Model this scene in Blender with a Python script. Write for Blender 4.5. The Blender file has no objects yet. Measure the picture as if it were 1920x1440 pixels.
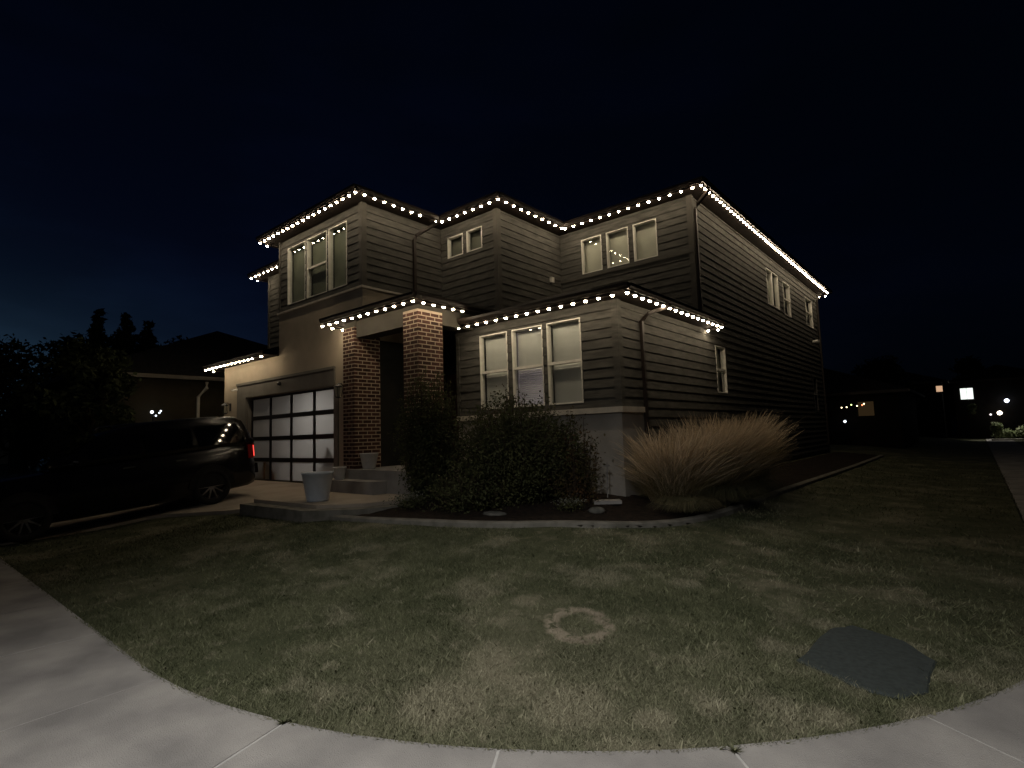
import bpy, math, random
import numpy as np
from mathutils import Vector, Matrix
R = math.radians
rng = random.Random(7); nr = np.random.RandomState(11)
scene = bpy.context.scene
col = scene.collection

# ---------------------------------------------------------------- camera
cam_d = bpy.data.cameras.new('camera'); cam = bpy.data.objects.new('camera', cam_d); col.objects.link(cam)
scene.camera = cam
CAM = Vector((0, 0, 1.6))
yaw, pitch, roll = R(40.11259), R(5.24602), R(-1.81027)
right0 = Vector((math.cos(yaw), math.sin(yaw), 0))
fwd = Vector((-math.sin(yaw)*math.cos(pitch), math.cos(yaw)*math.cos(pitch), math.sin(pitch)))
up0 = right0.cross(fwd)
rv = right0*math.cos(roll) + up0*math.sin(roll); uv = up0*math.cos(roll) - right0*math.sin(roll)
m = Matrix((rv, uv, -fwd)).transposed().to_4x4(); m.translation = CAM
cam.matrix_world = m
cam_d.sensor_width = 36; cam_d.lens = 1025.84/1920*36
cam_d.clip_start = .05; cam_d.clip_end = 2000

# ---------------------------------------------------------------- world: last of dusk, low at the left
w = bpy.data.worlds.new('World'); scene.world = w; w.use_nodes = True
nt = w.node_tree; nt.nodes.clear()
N = nt.nodes.new; Lk = nt.links.new
out = N('ShaderNodeOutputWorld'); bg = N('ShaderNodeBackground')
sky = N('ShaderNodeTexSky'); sky.sky_type = 'NISHITA'; sky.sun_disc = False
sky.sun_elevation = R(-4.5); sky.sun_rotation = R(-84); sky.ozone_density = 4.0; sky.dust_density = .4
tc = N('ShaderNodeTexCoord'); mp = N('ShaderNodeMapping'); mp.inputs['Scale'].default_value = (1.6, 1.6, 5)
nz = N('ShaderNodeTexNoise'); nz.inputs['Scale'].default_value = 1.6; nz.inputs['Detail'].default_value = 5
rp = N('ShaderNodeValToRGB'); rp.color_ramp.elements[0].position = .42; rp.color_ramp.elements[1].position = .62
rp.color_ramp.elements[0].color = (.5, .52, .52, 1); rp.color_ramp.elements[1].color = (.85, .95, .86, 1)
mul = N('ShaderNodeMix'); mul.data_type = 'RGBA'; mul.blend_type = 'MULTIPLY'; mul.inputs[0].default_value = 1
Lk(tc.outputs['Generated'], mp.inputs['Vector']); Lk(mp.outputs[0], nz.inputs['Vector']); Lk(nz.outputs[0], rp.inputs[0])
Lk(sky.outputs[0], mul.inputs[6]); Lk(rp.outputs[0], mul.inputs[7])
ad = N('ShaderNodeMix'); ad.data_type = 'RGBA'; ad.blend_type = 'ADD'; ad.inputs[0].default_value = 1; ad.inputs[7].default_value = (.0012, .0042, .0085, 1)
Lk(mul.outputs[2], ad.inputs[6])
# afterglow low in the west
sx = N('ShaderNodeSeparateXYZ'); Lk(tc.outputs['Generated'], sx.inputs[0])
def M_(op, a, b=None):
    x = N('ShaderNodeMath'); x.operation = op; x.use_clamp = False
    for k, v in enumerate((a, b)):
        if v is None: continue
        if isinstance(v, (int, float)): x.inputs[k].default_value = v
        else: Lk(v, x.inputs[k])
    return x.outputs[0]
g1 = M_('POWER', M_('MAXIMUM', M_('MULTIPLY', sx.outputs[0], -1.0), 0.0), 30.0)
g2 = M_('POWER', 2.718, M_('MULTIPLY', M_('MAXIMUM', sx.outputs[2], 0.0), -8.5))
g3 = M_('MULTIPLY', M_('MULTIPLY', g1, g2), M_('ADD', M_('MULTIPLY', nz.outputs[0], 1.6), .2))
cg = N('ShaderNodeMix'); cg.data_type = 'RGBA'; cg.inputs[6].default_value = (0, 0, 0, 1); cg.inputs[7].default_value = (.22, .52, .80, 1); Lk(g3, cg.inputs[0])
a2 = N('ShaderNodeMix'); a2.data_type = 'RGBA'; a2.blend_type = 'ADD'; a2.inputs[0].default_value = 1
Lk(ad.outputs[2], a2.inputs[6]); Lk(cg.outputs[2], a2.inputs[7]); Lk(a2.outputs[2], bg.inputs[0])
bg.inputs[1].default_value = .15
Lk(bg.outputs[0], out.inputs[0])

# ---------------------------------------------------------------- moonlight (the one sun lamp), far below daylight
sd = bpy.data.lights.new('moonlight', 'SUN'); sd.energy = .006; sd.angle = R(2); sd.color = (.8, .88, 1)
so = bpy.data.objects.new('moonlight', sd); so.rotation_euler = (R(35), R(18), 0); col.objects.link(so)

vs = scene.view_settings
vs.view_transform = 'Standard'; vs.look = 'None'; vs.exposure = 0; vs.gamma = 1
scene.render.engine = 'CYCLES'
cy = scene.cycles
cy.use_denoising = True; cy.max_bounces = 6; cy.diffuse_bounces = 3; cy.glossy_bounces = 4
cy.transparent_max_bounces = 12; cy.transmission_bounces = 4; cy.sample_clamp_indirect = 3; cy.caustics_reflective = False
cy.caustics_refractive = False; cy.use_light_tree = True

# ================================================================ helpers
def tag(o, label=None, cat=None, group=None, kind=None):
    if label: o['label'] = label
    if cat: o['category'] = cat
    if group: o['group'] = group
    if kind: o['kind'] = kind
    return o
def empty(name, loc=(0, 0, 0), rz=0, label=None, cat=None, group=None):
    o = bpy.data.objects.new(name, None); o.empty_display_size = .2; col.objects.link(o)
    o.location = loc; o.rotation_euler = (0, 0, rz)
    return tag(o, label, cat, group)
class MB:
    def __init__(s): s.v = []; s.f = []
    def face(s, pts):
        i = len(s.v); s.v += [tuple(p) for p in pts]; s.f.append(tuple(range(i, i+len(pts)))); return s
    def box(s, a, b, fn=None):
        x0, y0, z0 = a; x1, y1, z1 = b
        P = [(x0,y0,z0),(x1,y0,z0),(x1,y1,z0),(x0,y1,z0),(x0,y0,z1),(x1,y0,z1),(x1,y1,z1),(x0,y1,z1)]
        if fn: P = [fn(*p) for p in P]
        i = len(s.v); s.v += P
        for f in ((0,3,2,1),(4,5,6,7),(0,1,5,4),(1,2,6,5),(2,3,7,6),(3,0,4,7)): s.f.append(tuple(i+k for k in f))
        return s
    def prism(s, poly, z0, z1):
        n = len(poly); i = len(s.v)
        z0f = z0 if callable(z0) else (lambda x, y: z0); z1f = z1 if callable(z1) else (lambda x, y: z1)
        s.v += [(x, y, z0f(x, y)) for x, y in poly] + [(x, y, z1f(x, y)) for x, y in poly]
        s.f.append(tuple(range(i+n-1, i-1, -1))); s.f.append(tuple(range(i+n, i+2*n)))
        for k in range(n):
            k2 = (k+1) % n; s.f.append((i+k, i+k2, i+n+k2, i+n+k))
        return s
    def tube(s, pts, r, n=8, cap=True, sq=None):
        pts = [Vector(p) for p in pts]; rs = r if isinstance(r, (list, tuple)) else [r]*len(pts)
        rings = []
        for k, p in enumerate(pts):
            d = (pts[min(k+1, len(pts)-1)] - pts[max(k-1, 0)]).normalized()
            a = Vector((0, 0, 1)) if abs(d.z) < .9 else Vector((1, 0, 0))
            u = d.cross(a).normalized(); v = u.cross(d).normalized()
            i = len(s.v)
            for j in range(n):
                t = 2*math.pi*(j+.5)/n
                s.v.append(tuple(p + u*math.cos(t)*rs[k]*(sq or 1) + v*math.sin(t)*rs[k]))
            rings.append(i)
        for a, b in zip(rings, rings[1:]):
            for j in range(n): s.f.append((a+j, a+(j+1) % n, b+(j+1) % n, b+j))
        if cap:
            s.f.append(tuple(rings[0]+j for j in range(n-1, -1, -1))); s.f.append(tuple(rings[-1]+j for j in range(n)))
        return s
    def lathe(s, prof, c=(0, 0, 0), n=24, axis='z'):
        rings = []
        for r, z in prof:
            i = len(s.v)
            for j in range(n):
                t = 2*math.pi*j/n; a, b = r*math.cos(t), r*math.sin(t)
                p = (a, b, z) if axis == 'z' else (a, z, b)
                s.v.append((c[0]+p[0], c[1]+p[1], c[2]+p[2]))
            rings.append(i)
        for a, b in zip(rings, rings[1:]):
            for j in range(n): s.f.append((a+j, a+(j+1) % n, b+(j+1) % n, b+j))
        return s
    def build(s, name, mat, parent=None, smooth=False, loc=None):
        me = bpy.data.meshes.new(name); me.from_pydata(s.v, [], s.f); me.materials.append(mat)
        if smooth: me.polygons.foreach_set('use_smooth', [True]*len(me.polygons))
        me.update()
        o = bpy.data.objects.new(name, me); col.objects.link(o)
        if parent is not None: o.parent = parent
        if loc: o.location = loc
        return o
def np_mesh(name, verts, faces, mat, parent=None, k=3):
    me = bpy.data.meshes.new(name); nv, nf = len(verts), len(faces)
    me.vertices.add(nv); me.vertices.foreach_set('co', np.asarray(verts, np.float32).ravel())
    me.loops.add(nf*k); me.loops.foreach_set('vertex_index', np.asarray(faces, np.int32).ravel())
    me.polygons.add(nf); me.polygons.foreach_set('loop_start', np.arange(nf, dtype=np.int32)*k)
    me.update(calc_edges=True); me.materials.append(mat)
    o = bpy.data.objects.new(name, me); col.objects.link(o)
    if parent is not None: o.parent = parent
    return o

# ---------------------------------------------------------------- materials
def mat(name, base, rough=.7, spec=.3, c2=None, scale=4, detail=4, bump=0, bscale=40, metal=0, stretch=None, emis=None, estr=0, island=0, tr=0, lo=.4, hi=.65, coat=0):
    M = bpy.data.materials.new(name); M.use_nodes = True; t = M.node_tree; p = t.nodes['Principled BSDF']
    p.inputs['Base Color'].default_value = (*base, 1); p.inputs['Roughness'].default_value = rough
    p.inputs['Specular IOR Level'].default_value = spec; p.inputs['Metallic'].default_value = metal
    p.inputs['Coat Weight'].default_value = coat
    geo = t.nodes.new('ShaderNodeNewGeometry'); vec = geo.outputs['Position']
    if stretch:
        mpn = t.nodes.new('ShaderNodeMapping'); mpn.inputs['Scale'].default_value = stretch
        t.links.new(vec, mpn.inputs['Vector']); vec = mpn.outputs[0]
    colr = None
    if c2 is not None:
        n = t.nodes.new('ShaderNodeTexNoise'); n.inputs['Scale'].default_value = scale; n.inputs['Detail'].default_value = detail
        r = t.nodes.new('ShaderNodeValToRGB'); r.color_ramp.elements[0].position = lo; r.color_ramp.elements[1].position = hi
        r.color_ramp.elements[0].color = (*base, 1); r.color_ramp.elements[1].color = (*c2, 1)
        t.links.new(vec, n.inputs['Vector']); t.links.new(n.outputs[0], r.inputs[0]); colr = r.outputs[0]
        t.links.new(colr, p.inputs['Base Color'])
    if island:
        mr = t.nodes.new('ShaderNodeMapRange'); mr.inputs['To Min'].default_value = 1-island; mr.inputs['To Max'].default_value = 1+island
        t.links.new(geo.outputs['Random Per Island'], mr.inputs[0])
        hs = t.nodes.new('ShaderNodeHueSaturation'); t.links.new(mr.outputs[0], hs.inputs['Value'])
        if colr: t.links.new(colr, hs.inputs['Color'])
        else: hs.inputs['Color'].default_value = (*base, 1)
        t.links.new(hs.outputs[0], p.inputs['Base Color'])
    if bump:
        bn = t.nodes.new('ShaderNodeTexNoise'); bn.inputs['Scale'].default_value = bscale; bn.inputs['Detail'].default_value = 4
        t.links.new(vec, bn.inputs['Vector'])
        b = t.nodes.new('ShaderNodeBump'); b.inputs['Strength'].default_value = bump; b.inputs['Distance'].default_value = .01
        t.links.new(bn.outputs[0], b.inputs['Height']); t.links.new(b.outputs[0], p.inputs['Normal'])
    if emis:
        p.inputs['Emission Color'].default_value = (*emis, 1); p.inputs['Emission Strength'].default_value = estr
    if tr:
        o = t.nodes['Material Output']; tb = t.nodes.new('ShaderNodeBsdfTranslucent'); mx = t.nodes.new('ShaderNodeMixShader'); mx.inputs[0].default_value = tr
        tb.inputs[0].default_value = (*base, 1)
        t.links.new(p.outputs[0], mx.inputs[1]); t.links.new(tb.outputs[0], mx.inputs[2]); t.links.new(mx.outputs[0], o.inputs[0])
    return M
def emit(name, c, s):
    M = bpy.data.materials.new(name); M.use_nodes = True; t = M.node_tree; t.nodes.clear()
    e = t.nodes.new('ShaderNodeEmission'); e.inputs[0].default_value = (*c, 1); e.inputs[1].default_value = s
    o = t.nodes.new('ShaderNodeOutputMaterial'); t.links.new(e.outputs[0], o.inputs[0]); return M
def glass_mat(name, tint=(.9, .93, .93), rough=.0):
    M = bpy.data.materials.new(name); M.use_nodes = True; t = M.node_tree; t.nodes.clear()
    tr = t.nodes.new('ShaderNodeBsdfTransparent'); tr.inputs[0].default_value = (*tint, 1)
    gl = t.nodes.new('ShaderNodeBsdfGlossy'); gl.inputs['Roughness'].default_value = rough
    fr = t.nodes.new('ShaderNodeFresnel'); fr.inputs[0].default_value = 1.5
    mx = t.nodes.new('ShaderNodeMixShader'); o = t.nodes.new('ShaderNodeOutputMaterial')
    g = t.nodes.new('ShaderNodeNewGeometry'); mr = t.nodes.new('ShaderNodeMapRange'); mr.inputs['To Min'].default_value = 1.5; mr.inputs['To Max'].default_value = 1/1.5
    t.links.new(g.outputs['Backfacing'], mr.inputs[0]); t.links.new(mr.outputs[0], fr.inputs[0])
    t.links.new(fr.outputs[0], mx.inputs[0]); t.links.new(tr.outputs[0], mx.inputs[1]); t.links.new(gl.outputs[0], mx.inputs[2])
    t.links.new(mx.outputs[0], o.inputs[0]); return M

SIDING = mat('siding_paint', (.106, .103, .092), .85, .15, (.062, .060, .055), 3.2, 9, .9, 26, stretch=(1, 1, 5), lo=.36, hi=.66)
TRIMD = mat('corner_board', (.095, .09, .078), .75, .2, (.075, .07, .062), 3, bump=.3)
STUCCO = mat('stucco', (.50, .43, .33), .95, .1, (.43, .37, .285), 1.5, 6, .6, 90)
STONE = mat('stucco_base', (.36, .34, .31), .95, .1, (.28, .265, .24), 1.8, 6, .6, 70)
LEDGE = mat('ledge_trim', (.62, .58, .5), .85, .2, (.5, .46, .4), 4, bump=.4)
BRONZE = mat('dark_bronze_metal', (.022, .015, .012), .5, .3, (.028, .02, .016), 6)
SOFFIT = mat('soffit_board', (.022, .016, .013), .8, .1, (.016, .012, .010), 3, bump=.2)
SHINGLE = mat('asphalt_shingle', (.055, .05, .047), .95, .1, (.03, .028, .027), 12, 5, .8, 60)
WHITE = mat('white_window_frame', (.78, .76, .70), .45, .4, (.7, .68, .62), 8)
SHADE = mat('window_shade', (.62, .60, .50), .85, .1, (.55, .53, .45), 2.5)
SHADE2 = mat('olive_shade', (.26, .27, .20), .85, .1, (.21, .22, .17), 2.5); SHADE3 = mat('grey_shade', (.16, .16, .13), .85, .1, (.12, .12, .10), 2.5)
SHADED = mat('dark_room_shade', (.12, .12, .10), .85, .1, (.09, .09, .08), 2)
BLIND = mat('blind_slat', (.86, .85, .80), .6, .3, (.8, .79, .74), 3)
GLASS = glass_mat('window_glass')
BRICK = mat('red_brick', (.082, .036, .026), .85, .2, (.042, .021, .017), 9, 4, .6, 80, island=.35)
MORTAR = mat('mortar', (.43, .35, .27), .95, .1, (.36, .29, .22), 10, bump=.5)
CONC = mat('concrete', (.40, .382, .36), .9, .2, (.235, .226, .218), 1.6, 15, .8, 150, lo=.34, hi=.66)
CONC2 = mat('concrete_joint', (.5, .49, .465), .95, .1, (.42, .41, .4), 12)
DRIVE = mat('driveway_concrete', (.43, .37, .30), .9, .2, (.31, .27, .22), 1.1, 7, .4, 100)
ASPH = mat('asphalt', (.05, .05, .052), .95, .2, (.035, .035, .037), 8, bump=.6)
PORCH_SHADE = mat('porch_recess_shade', (.022, .022, .018), .8, .2, (.016, .016, .014), 3)  # near-black colour puts the entry recess's shade onto its walls
BEAM = mat('porch_beam_paint', (.06, .055, .045), .8, .2, (.048, .044, .036), 3)
DOORM = mat('garage_door_frame', (.012, .011, .012), .4, .5, (.009, .009, .01), 5)
SURR = mat('garage_surround', (.20, .19, .165), .8, .2, (.16, .15, .13), 2, bump=.3)
RED = mat('entry_door_paint', (.06, .018, .012), .5, .4, (.045, .015, .01), 4)
MULCH = mat('bark_mulch', (.028, .02, .015), .95, .1, (.014, .011, .009), 14, 6, 1, 50)
POTW = mat('glazed_planter', (.62, .62, .62), .4, .5, (.52, .52, .53), 6, bump=.15)
SOIL = mat('potting_soil', (.03, .022, .015), .95, .1, (.018, .014, .01), 20)
BULB = emit('bulb_glow', (1, .81, .56), 118)
TRACK = BRONZE

def pane_frosted():
    M = bpy.data.materials.new('frosted_glass'); M.use_nodes = True; t = M.node_tree; t.nodes.clear()
    tb = t.nodes.new('ShaderNodeBsdfTranslucent'); tb.inputs[0].default_value = (.82, .81, .76, 1)
    df = t.nodes.new('ShaderNodeBsdfDiffuse'); df.inputs[0].default_value = (.36, .34, .30, 1)
    gl = t.nodes.new('ShaderNodeBsdfGlossy'); gl.inputs['Roughness'].default_value = .22
    fr = t.nodes.new('ShaderNodeFresnel'); fr.inputs[0].default_value = 1.45
    a = t.nodes.new('ShaderNodeMixShader'); a.inputs[0].default_value = .5; b = t.nodes.new('ShaderNodeMixShader')
    o = t.nodes.new('ShaderNodeOutputMaterial')
    t.links.new(tb.outputs[0], a.inputs[1]); t.links.new(df.outputs[0], a.inputs[2])
    t.links.new(fr.outputs[0], b.inputs[0]); t.links.new(a.outputs[0], b.inputs[1]); t.links.new(gl.outputs[0], b.inputs[2])
    t.links.new(b.outputs[0], o.inputs[0]); return M
FROST = pane_frosted()
def screen_mat():
    M = bpy.data.materials.new('insect_mesh'); M.use_nodes = True; t = M.node_tree; p = t.nodes['Principled BSDF']; p.inputs['Base Color'].default_value = (.03, .03, .032, 1)
    tr = t.nodes.new('ShaderNodeBsdfTransparent'); mx = t.nodes.new('ShaderNodeMixShader'); mx.inputs[0].default_value = .16
    t.links.new(tr.outputs[0], mx.inputs[1]); t.links.new(p.outputs[0], mx.inputs[2]); t.links.new(mx.outputs[0], t.nodes['Material Output'].inputs[0]); return M
SCREEN = screen_mat(); DIMFRAME = mat('dimmed_window_frame', (.12, .115, .11), .6, .3, (.09, .085, .08), 5)  # frame colour darkened so the far lower side window looks dim

# ================================================================ terrain
RC, CX, CY, EX, EY = 5.17, -4.72, 6.58, .45, 1.41
def edge_d(x, y):
    qx, qy = np.asarray(x, float)-CX, CY-np.asarray(y, float)
    return np.where((qx > 0) & (qy > 0), RC-np.hypot(np.maximum(qx, 0), np.maximum(qy, 0)), np.minimum(EX-np.asarray(x, float), np.asarray(y, float)-EY))
def gz(x, y):
    d = edge_d(x, y); t = np.clip(d/6.8, 0, 1); return .5*t*t*(3-2*t)
def gzf(x, y): return float(gz(x, y))
def dz(y): t = min(max((y-1.33)/6.0, 0), 1); return .5*t*t*(3-2*t)+.012

def inner(s):
    """point on the pavement's inner edge and its outward normal; s=0 where the curve starts"""
    if s < 0: return (CX+s, EY), (0, -1)
    L = RC*math.pi/2
    if s < L:
        a = s/RC; return (CX+RC*math.sin(a), CY-RC*math.cos(a)), (math.sin(a), -math.cos(a))
    return (EX, CY+s-L), (1, 0)

BED = [(-9.0,5.12),(-8.2,5.15),(-7.37,5.26),(-6.36,5.46),(-5.4,5.61),(-4.64,5.84),(-3.99,6.17),(-3.51,6.69),(-3.24,7.28),(-3.12,8.2),(-3.1,10),(-3.12,12),(-3.05,16),(-3.0,20),(-3.0,26.5)]
BEDP = BED + [(-4.6,26.5),(-4.6,8.9),(-8.9,8.9),(-8.9,6.9),(-8.0,6.2),(-8.6,5.3)]
def inpoly(poly, x, y):
    x = np.asarray(x); y = np.asarray(y); c = np.zeros(x.shape, bool); n = len(poly)
    for i in range(n):
        x0, y0 = poly[i]; x1, y1 = poly[(i+1) % n]
        if y0 == y1: continue
        k = ((y0 > y) != (y1 > y)) & (x < (x1-x0)*(y-y0)/(y1-y0)+x0); c ^= k
    return c
WALK = [(-10.9,5.0),(-8.75,5.08),(-8.15,5.6),(-7.95,6.3),(-8.3,6.9),(-10.9,6.9)]
COVER = [(-1.05,4.15),(-1.03,4.62),(-.98,4.89),(-.86,5.04),(-.52,4.95),(-.34,4.67),(-.35,4.14),(-.46,3.96),(-.6,3.94)]

def grass_material(name, blade):
    M = bpy.data.materials.new(name); M.use_nodes = True; t = M.node_tree; p = t.nodes['Principled BSDF']
    nd = t.nodes.new; lk = t.links.new
    geo = nd('ShaderNodeNewGeometry')
    def noise(sc, det, off=0, st=(1, 1, 0)):
        mpn = nd('ShaderNodeMapping'); mpn.inputs['Scale'].default_value = st; mpn.inputs['Location'].default_value = (off, off*.7, 0)
        n = nd('ShaderNodeTexNoise'); n.inputs['Scale'].default_value = sc; n.inputs['Detail'].default_value = det; n.inputs['Roughness'].default_value = .62
        lk(geo.outputs['Position'], mpn.inputs['Vector']); lk(mpn.outputs[0], n.inputs['Vector']); return n.outputs[0]
    def ramp(v, a, b):
        r = nd('ShaderNodeMapRange'); r.inputs[1].default_value = a; r.inputs[2].default_value = b; r.interpolation_type = 'SMOOTHSTEP'; lk(v, r.inputs[0]); return r.outputs[0]
    def mix(f, a, b):
        x = nd('ShaderNodeMix'); x.data_type = 'RGBA'
        lk(f, x.inputs[0]) if not isinstance(f, float) else setattr(x.inputs[0], 'default_value', f)
        for k, c in ((6, a), (7, b)):
            if isinstance(c, tuple): x.inputs[k].default_value = (*c, 1)
            else: lk(c, x.inputs[k])
        return x.outputs[2]
    def math_(op, a, b=None, c=None):
        x = nd('ShaderNodeMath'); x.operation = op
        for k, v in enumerate((a, b, c)):
            if v is None: continue
            if isinstance(v, (int, float)): x.inputs[k].default_value = v
            else: lk(v, x.inputs[k])
        return x.outputs[0]
    green = (.088, .098, .052) if blade else (.055, .062, .034)
    green2 = (.135, .142, .08) if blade else (.08, .085, .05)
    dry = (.27, .255, .175) if blade else (.18, .165, .115)
    c = mix(ramp(noise(1.7, 4), .40, .62), green, green2)
    # dry thin turf near the pavement, patchy
    dp = math_('MULTIPLY', ramp(noise(1.1, 6, 3.3), .48, .66), .75)
    dp2 = math_('MULTIPLY', ramp(noise(5.5, 5, 8.1), .56, .68), .6)
    f = math_('MAXIMUM', dp, dp2)
    # worn ring and spots (marks of their own shape)
    sp = nd('ShaderNodeSeparateXYZ'); lk(geo.outputs['Position'], sp.inputs[0])
    wob = math_('MULTIPLY', math_('SUBTRACT', noise(7, 6, 1.7), .5), .22)
    def dist(cx, cy_, ang=0, k=1.0):
        dx = math_('SUBTRACT', sp.outputs[0], cx); dy = math_('SUBTRACT', sp.outputs[1], cy_)
        ca, sa = math.cos(ang), math.sin(ang)
        a = math_('ADD', math_('MULTIPLY', dx, ca), math_('MULTIPLY', dy, sa)); b = math_('MULTIPLY', math_('SUBTRACT', math_('MULTIPLY', dy, ca), math_('MULTIPLY', dx, sa)), k)
        return math_('ADD', math_('SQRT', math_('ADD', math_('MULTIPLY', a, a), math_('MULTIPLY', b, b))), wob)
    r = math_('ABSOLUTE', math_('SUBTRACT', dist(-2.56, 3.77, -.88, 1.25), .27))
    ring = math_('MULTIPLY', math_('SUBTRACT', 1.0, ramp(r, .03, .105)), ramp(noise(9, 4, 5.1), .36, .5))
    for cx, cy_, rad in ((-2.25,5.15,.17),(-1.6,5.7,.16),(-2.0,6.9,.2),(-2.35,7.0,.15),(-1.75,6.0,.1),(-1.25,4.3,.14),(-.32,3.8,.16),(-1.05,4.95,.12),(-1.5,2.9,.13),(-.75,3.5,.15),(-3.2,3.9,.16),(-.6,6.4,.14),(-1.3,3.25,.13),(-2.6,2.35,.3),(-1.95,2.75,.28)):
        f = math_('MAXIMUM', f, math_('MULTIPLY', math_('SUBTRACT', 1.0, ramp(dist(cx, cy_), rad*.4, rad*1.3)), .8))
    f = math_('ADD', f, math_('MULTIPLY', math_('SUBTRACT', 1.0, ramp(dist(-2.2, 2.7, .7, 1.3), .3, 2.3)), .38))
    if blade:
        rnd = geo.outputs['Random Per Island']
        f = math_('ADD', f, math_('MULTIPLY', math_('SUBTRACT', rnd, .55), .5))
    fc = nd('ShaderNodeClamp'); lk(f, fc.inputs[0])
    c = mix(fc.outputs[0], c, dry)
    if blade:
        hs = nd('ShaderNodeHueSaturation'); mr = nd('ShaderNodeMapRange'); mr.inputs['To Min'].default_value = .72; mr.inputs['To Max'].default_value = 1.25
        lk(geo.outputs['Random Per Island'], mr.inputs[0]); lk(mr.outputs[0], hs.inputs['Value']); lk(c, hs.inputs['Color']); c = hs.outputs[0]
    c = mix(ring, c, (.27, .235, .175))
    lk(c, p.inputs['Base Color']); p.inputs['Roughness'].default_value = .9; p.inputs['Specular IOR Level'].default_value = .12
    return M
SOILG = grass_material('turf', False); BLADE = grass_material('grass_blade', True)

# lawn sheet (real relief)
xs = np.concatenate([np.linspace(-90, -24, 34)[:-1], np.linspace(-24, -9, 60)[:-1], np.linspace(-9, .42, 120)])
ys = np.concatenate([np.linspace(1.30, 9, 110)[:-1], np.linspace(9, 30, 70)[:-1], np.linspace(30, 80, 25)])
X, Y = np.meshgrid(xs, ys); D = edge_d(X, Y)
bumpz = (np.sin(X*2.1+1.3)*np.cos(Y*1.7)+np.sin(X*5.3+Y*3.1)*.5)*.008
Z = np.where(D > 0, gz(X, Y)-.005+bumpz*np.clip(D*3, 0, 1), -.06)
nx, ny = len(xs), len(ys); idx = np.arange(nx*ny).reshape(ny, nx)
F = np.stack([idx[:-1, :-1], idx[:-1, 1:], idx[1:, 1:], idx[1:, :-1]], -1).reshape(-1, 4)
lawn = np_mesh('lawn', np.stack([X, Y, Z], -1).reshape(-1, 3), F, SOILG, k=4); tag(lawn, 'patchy green lawn', None, kind='structure')

# grass blades
def blades(n, x0, x1, y0, y1, w, h, hv):
    x = nr.uniform(x0, x1, n); y = nr.uniform(y0, y1, n); d = edge_d(x, y)
    k = (d > -.02) & ~inpoly(BEDP, x, y) & ~inpoly([(-.69+(a_+.69)*.955, 4.5+(b_-4.5)*.955) for a_, b_ in COVER], x, y) & ~((x < -12.72+1.85*np.clip((y-3.9)/.9, 0, 1)) & (x > -17.7) & (y < 7.4)) & ~inpoly(WALK, x, y) & ~((x < -8.4) & (x > -11) & (y > 4.88) & (y < 7))
    ring = np.abs(np.hypot(x+2.58, y-3.83)-.27) < .06
    k &= ~(ring & (nr.rand(n) < .55))
    # keep only what the camera could see, with a margin to the sides
    vx, vy = x, y; dep = vx*fwd.x+vy*fwd.y; lat = vx*right0.x+vy*right0.y
    k &= (dep > .8) & (np.abs(lat) < dep*1.25+1)
    x, y = x[k], y[k]; n = len(x); z = gz(x, y)-.012
    a = nr.uniform(0, 2*np.pi, n); hh = h*(1+hv*nr.randn(n)).clip(.4, 2); ww = w*nr.uniform(.6, 1.3, n)
    lean = nr.uniform(.2, 1.7, n)*hh; la = nr.uniform(0, 2*np.pi, n)
    b0 = np.stack([x-np.cos(a)*ww, y-np.sin(a)*ww, z], -1); b1 = np.stack([x+np.cos(a)*ww, y+np.sin(a)*ww, z], -1)
    tp = np.stack([x+np.cos(la)*lean, y+np.sin(la)*lean, z+hh], -1)
    return np.stack([b0, b1, tp], 1).reshape(-1, 3)
G = np.concatenate([
    blades(560000, -6.5, .47, 1.38, 5.2, .0024, .024, .35),
    blades(170000, -11, .47, 1.38, 8.5, .0042, .028, .35),
    blades(90000, -16, .47, 1.38, 26, .009, .036, .3)])
tag(np_mesh('grass', G, np.arange(len(G)).reshape(-1, 3), BLADE), 'short patchy green and straw coloured grass', None, kind='stuff')

# pavement slabs with open joints
W_ = 1.5
def strip(s0, s1, a, b, z0, z1, mb):
    n = max(1, int((s1-s0)/.3)+1); pts = []
    for i in range(n+1):
        (x, y), (nx_, ny_) = inner(s0+(s1-s0)*i/n); pts.append(((x+nx_*a, y+ny_*a), (x+nx_*b, y+ny_*b)))
    for (p, q), (p2, q2) in zip(pts, pts[1:]):
        mb.face([(*p, z1), (*q, z1), (*q2, z1), (*p2, z1)])
    for u, v in ((0, 0), (1, 1)):
        pass
    for k in range(n):
        for j in (0, 1):
            p, p2 = pts[k][j], pts[k+1][j]; mb.face([(*p, z0), (*p2, z0), (*p2, z1), (*p, z1)])
    for p in (pts[0], pts[-1]): mb.face([(*p[0], z0), (*p[1], z0), (*p[1], z1), (*p[0], z1)])
joints = [.27-1.5*i for i in range(50, 0, -1)] + [.27, 1.58, 2.86, 4.03, 5.21, 6.45, 7.75] + [9.3+1.5*i for i in range(45)]
sb = MB()
for a, b in zip(joints, joints[1:]): strip(a+.008, b-.008, 0, W_, -.12, 0+rng.uniform(-.001, .002), sb)
tag(sb.build('sidewalk', CONC), 'pale concrete sidewalk curving round the corner', kind='structure')
jb = MB(); strip(joints[0], joints[-1], .004, W_-.004, -.14, -.003, jb); tag(jb.build('sidewalk_joints', CONC2), kind='structure')
kb = MB(); strip(joints[0], joints[-1], W_+1.2, W_+1.35, -.2, -.01, kb); tag(kb.build('street_kerb', CONC), kind='structure')
pb = MB(); strip(joints[0], joints[-1], W_+.002, W_+1.2, -.14, -.012, pb); tag(pb.build('verge', SOILG), kind='structure')
st = MB(); strip(joints[0], joints[-1], W_+1.35, W_+9, -.2, -.16, st); tag(st.build('street', ASPH), kind='structure')
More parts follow.
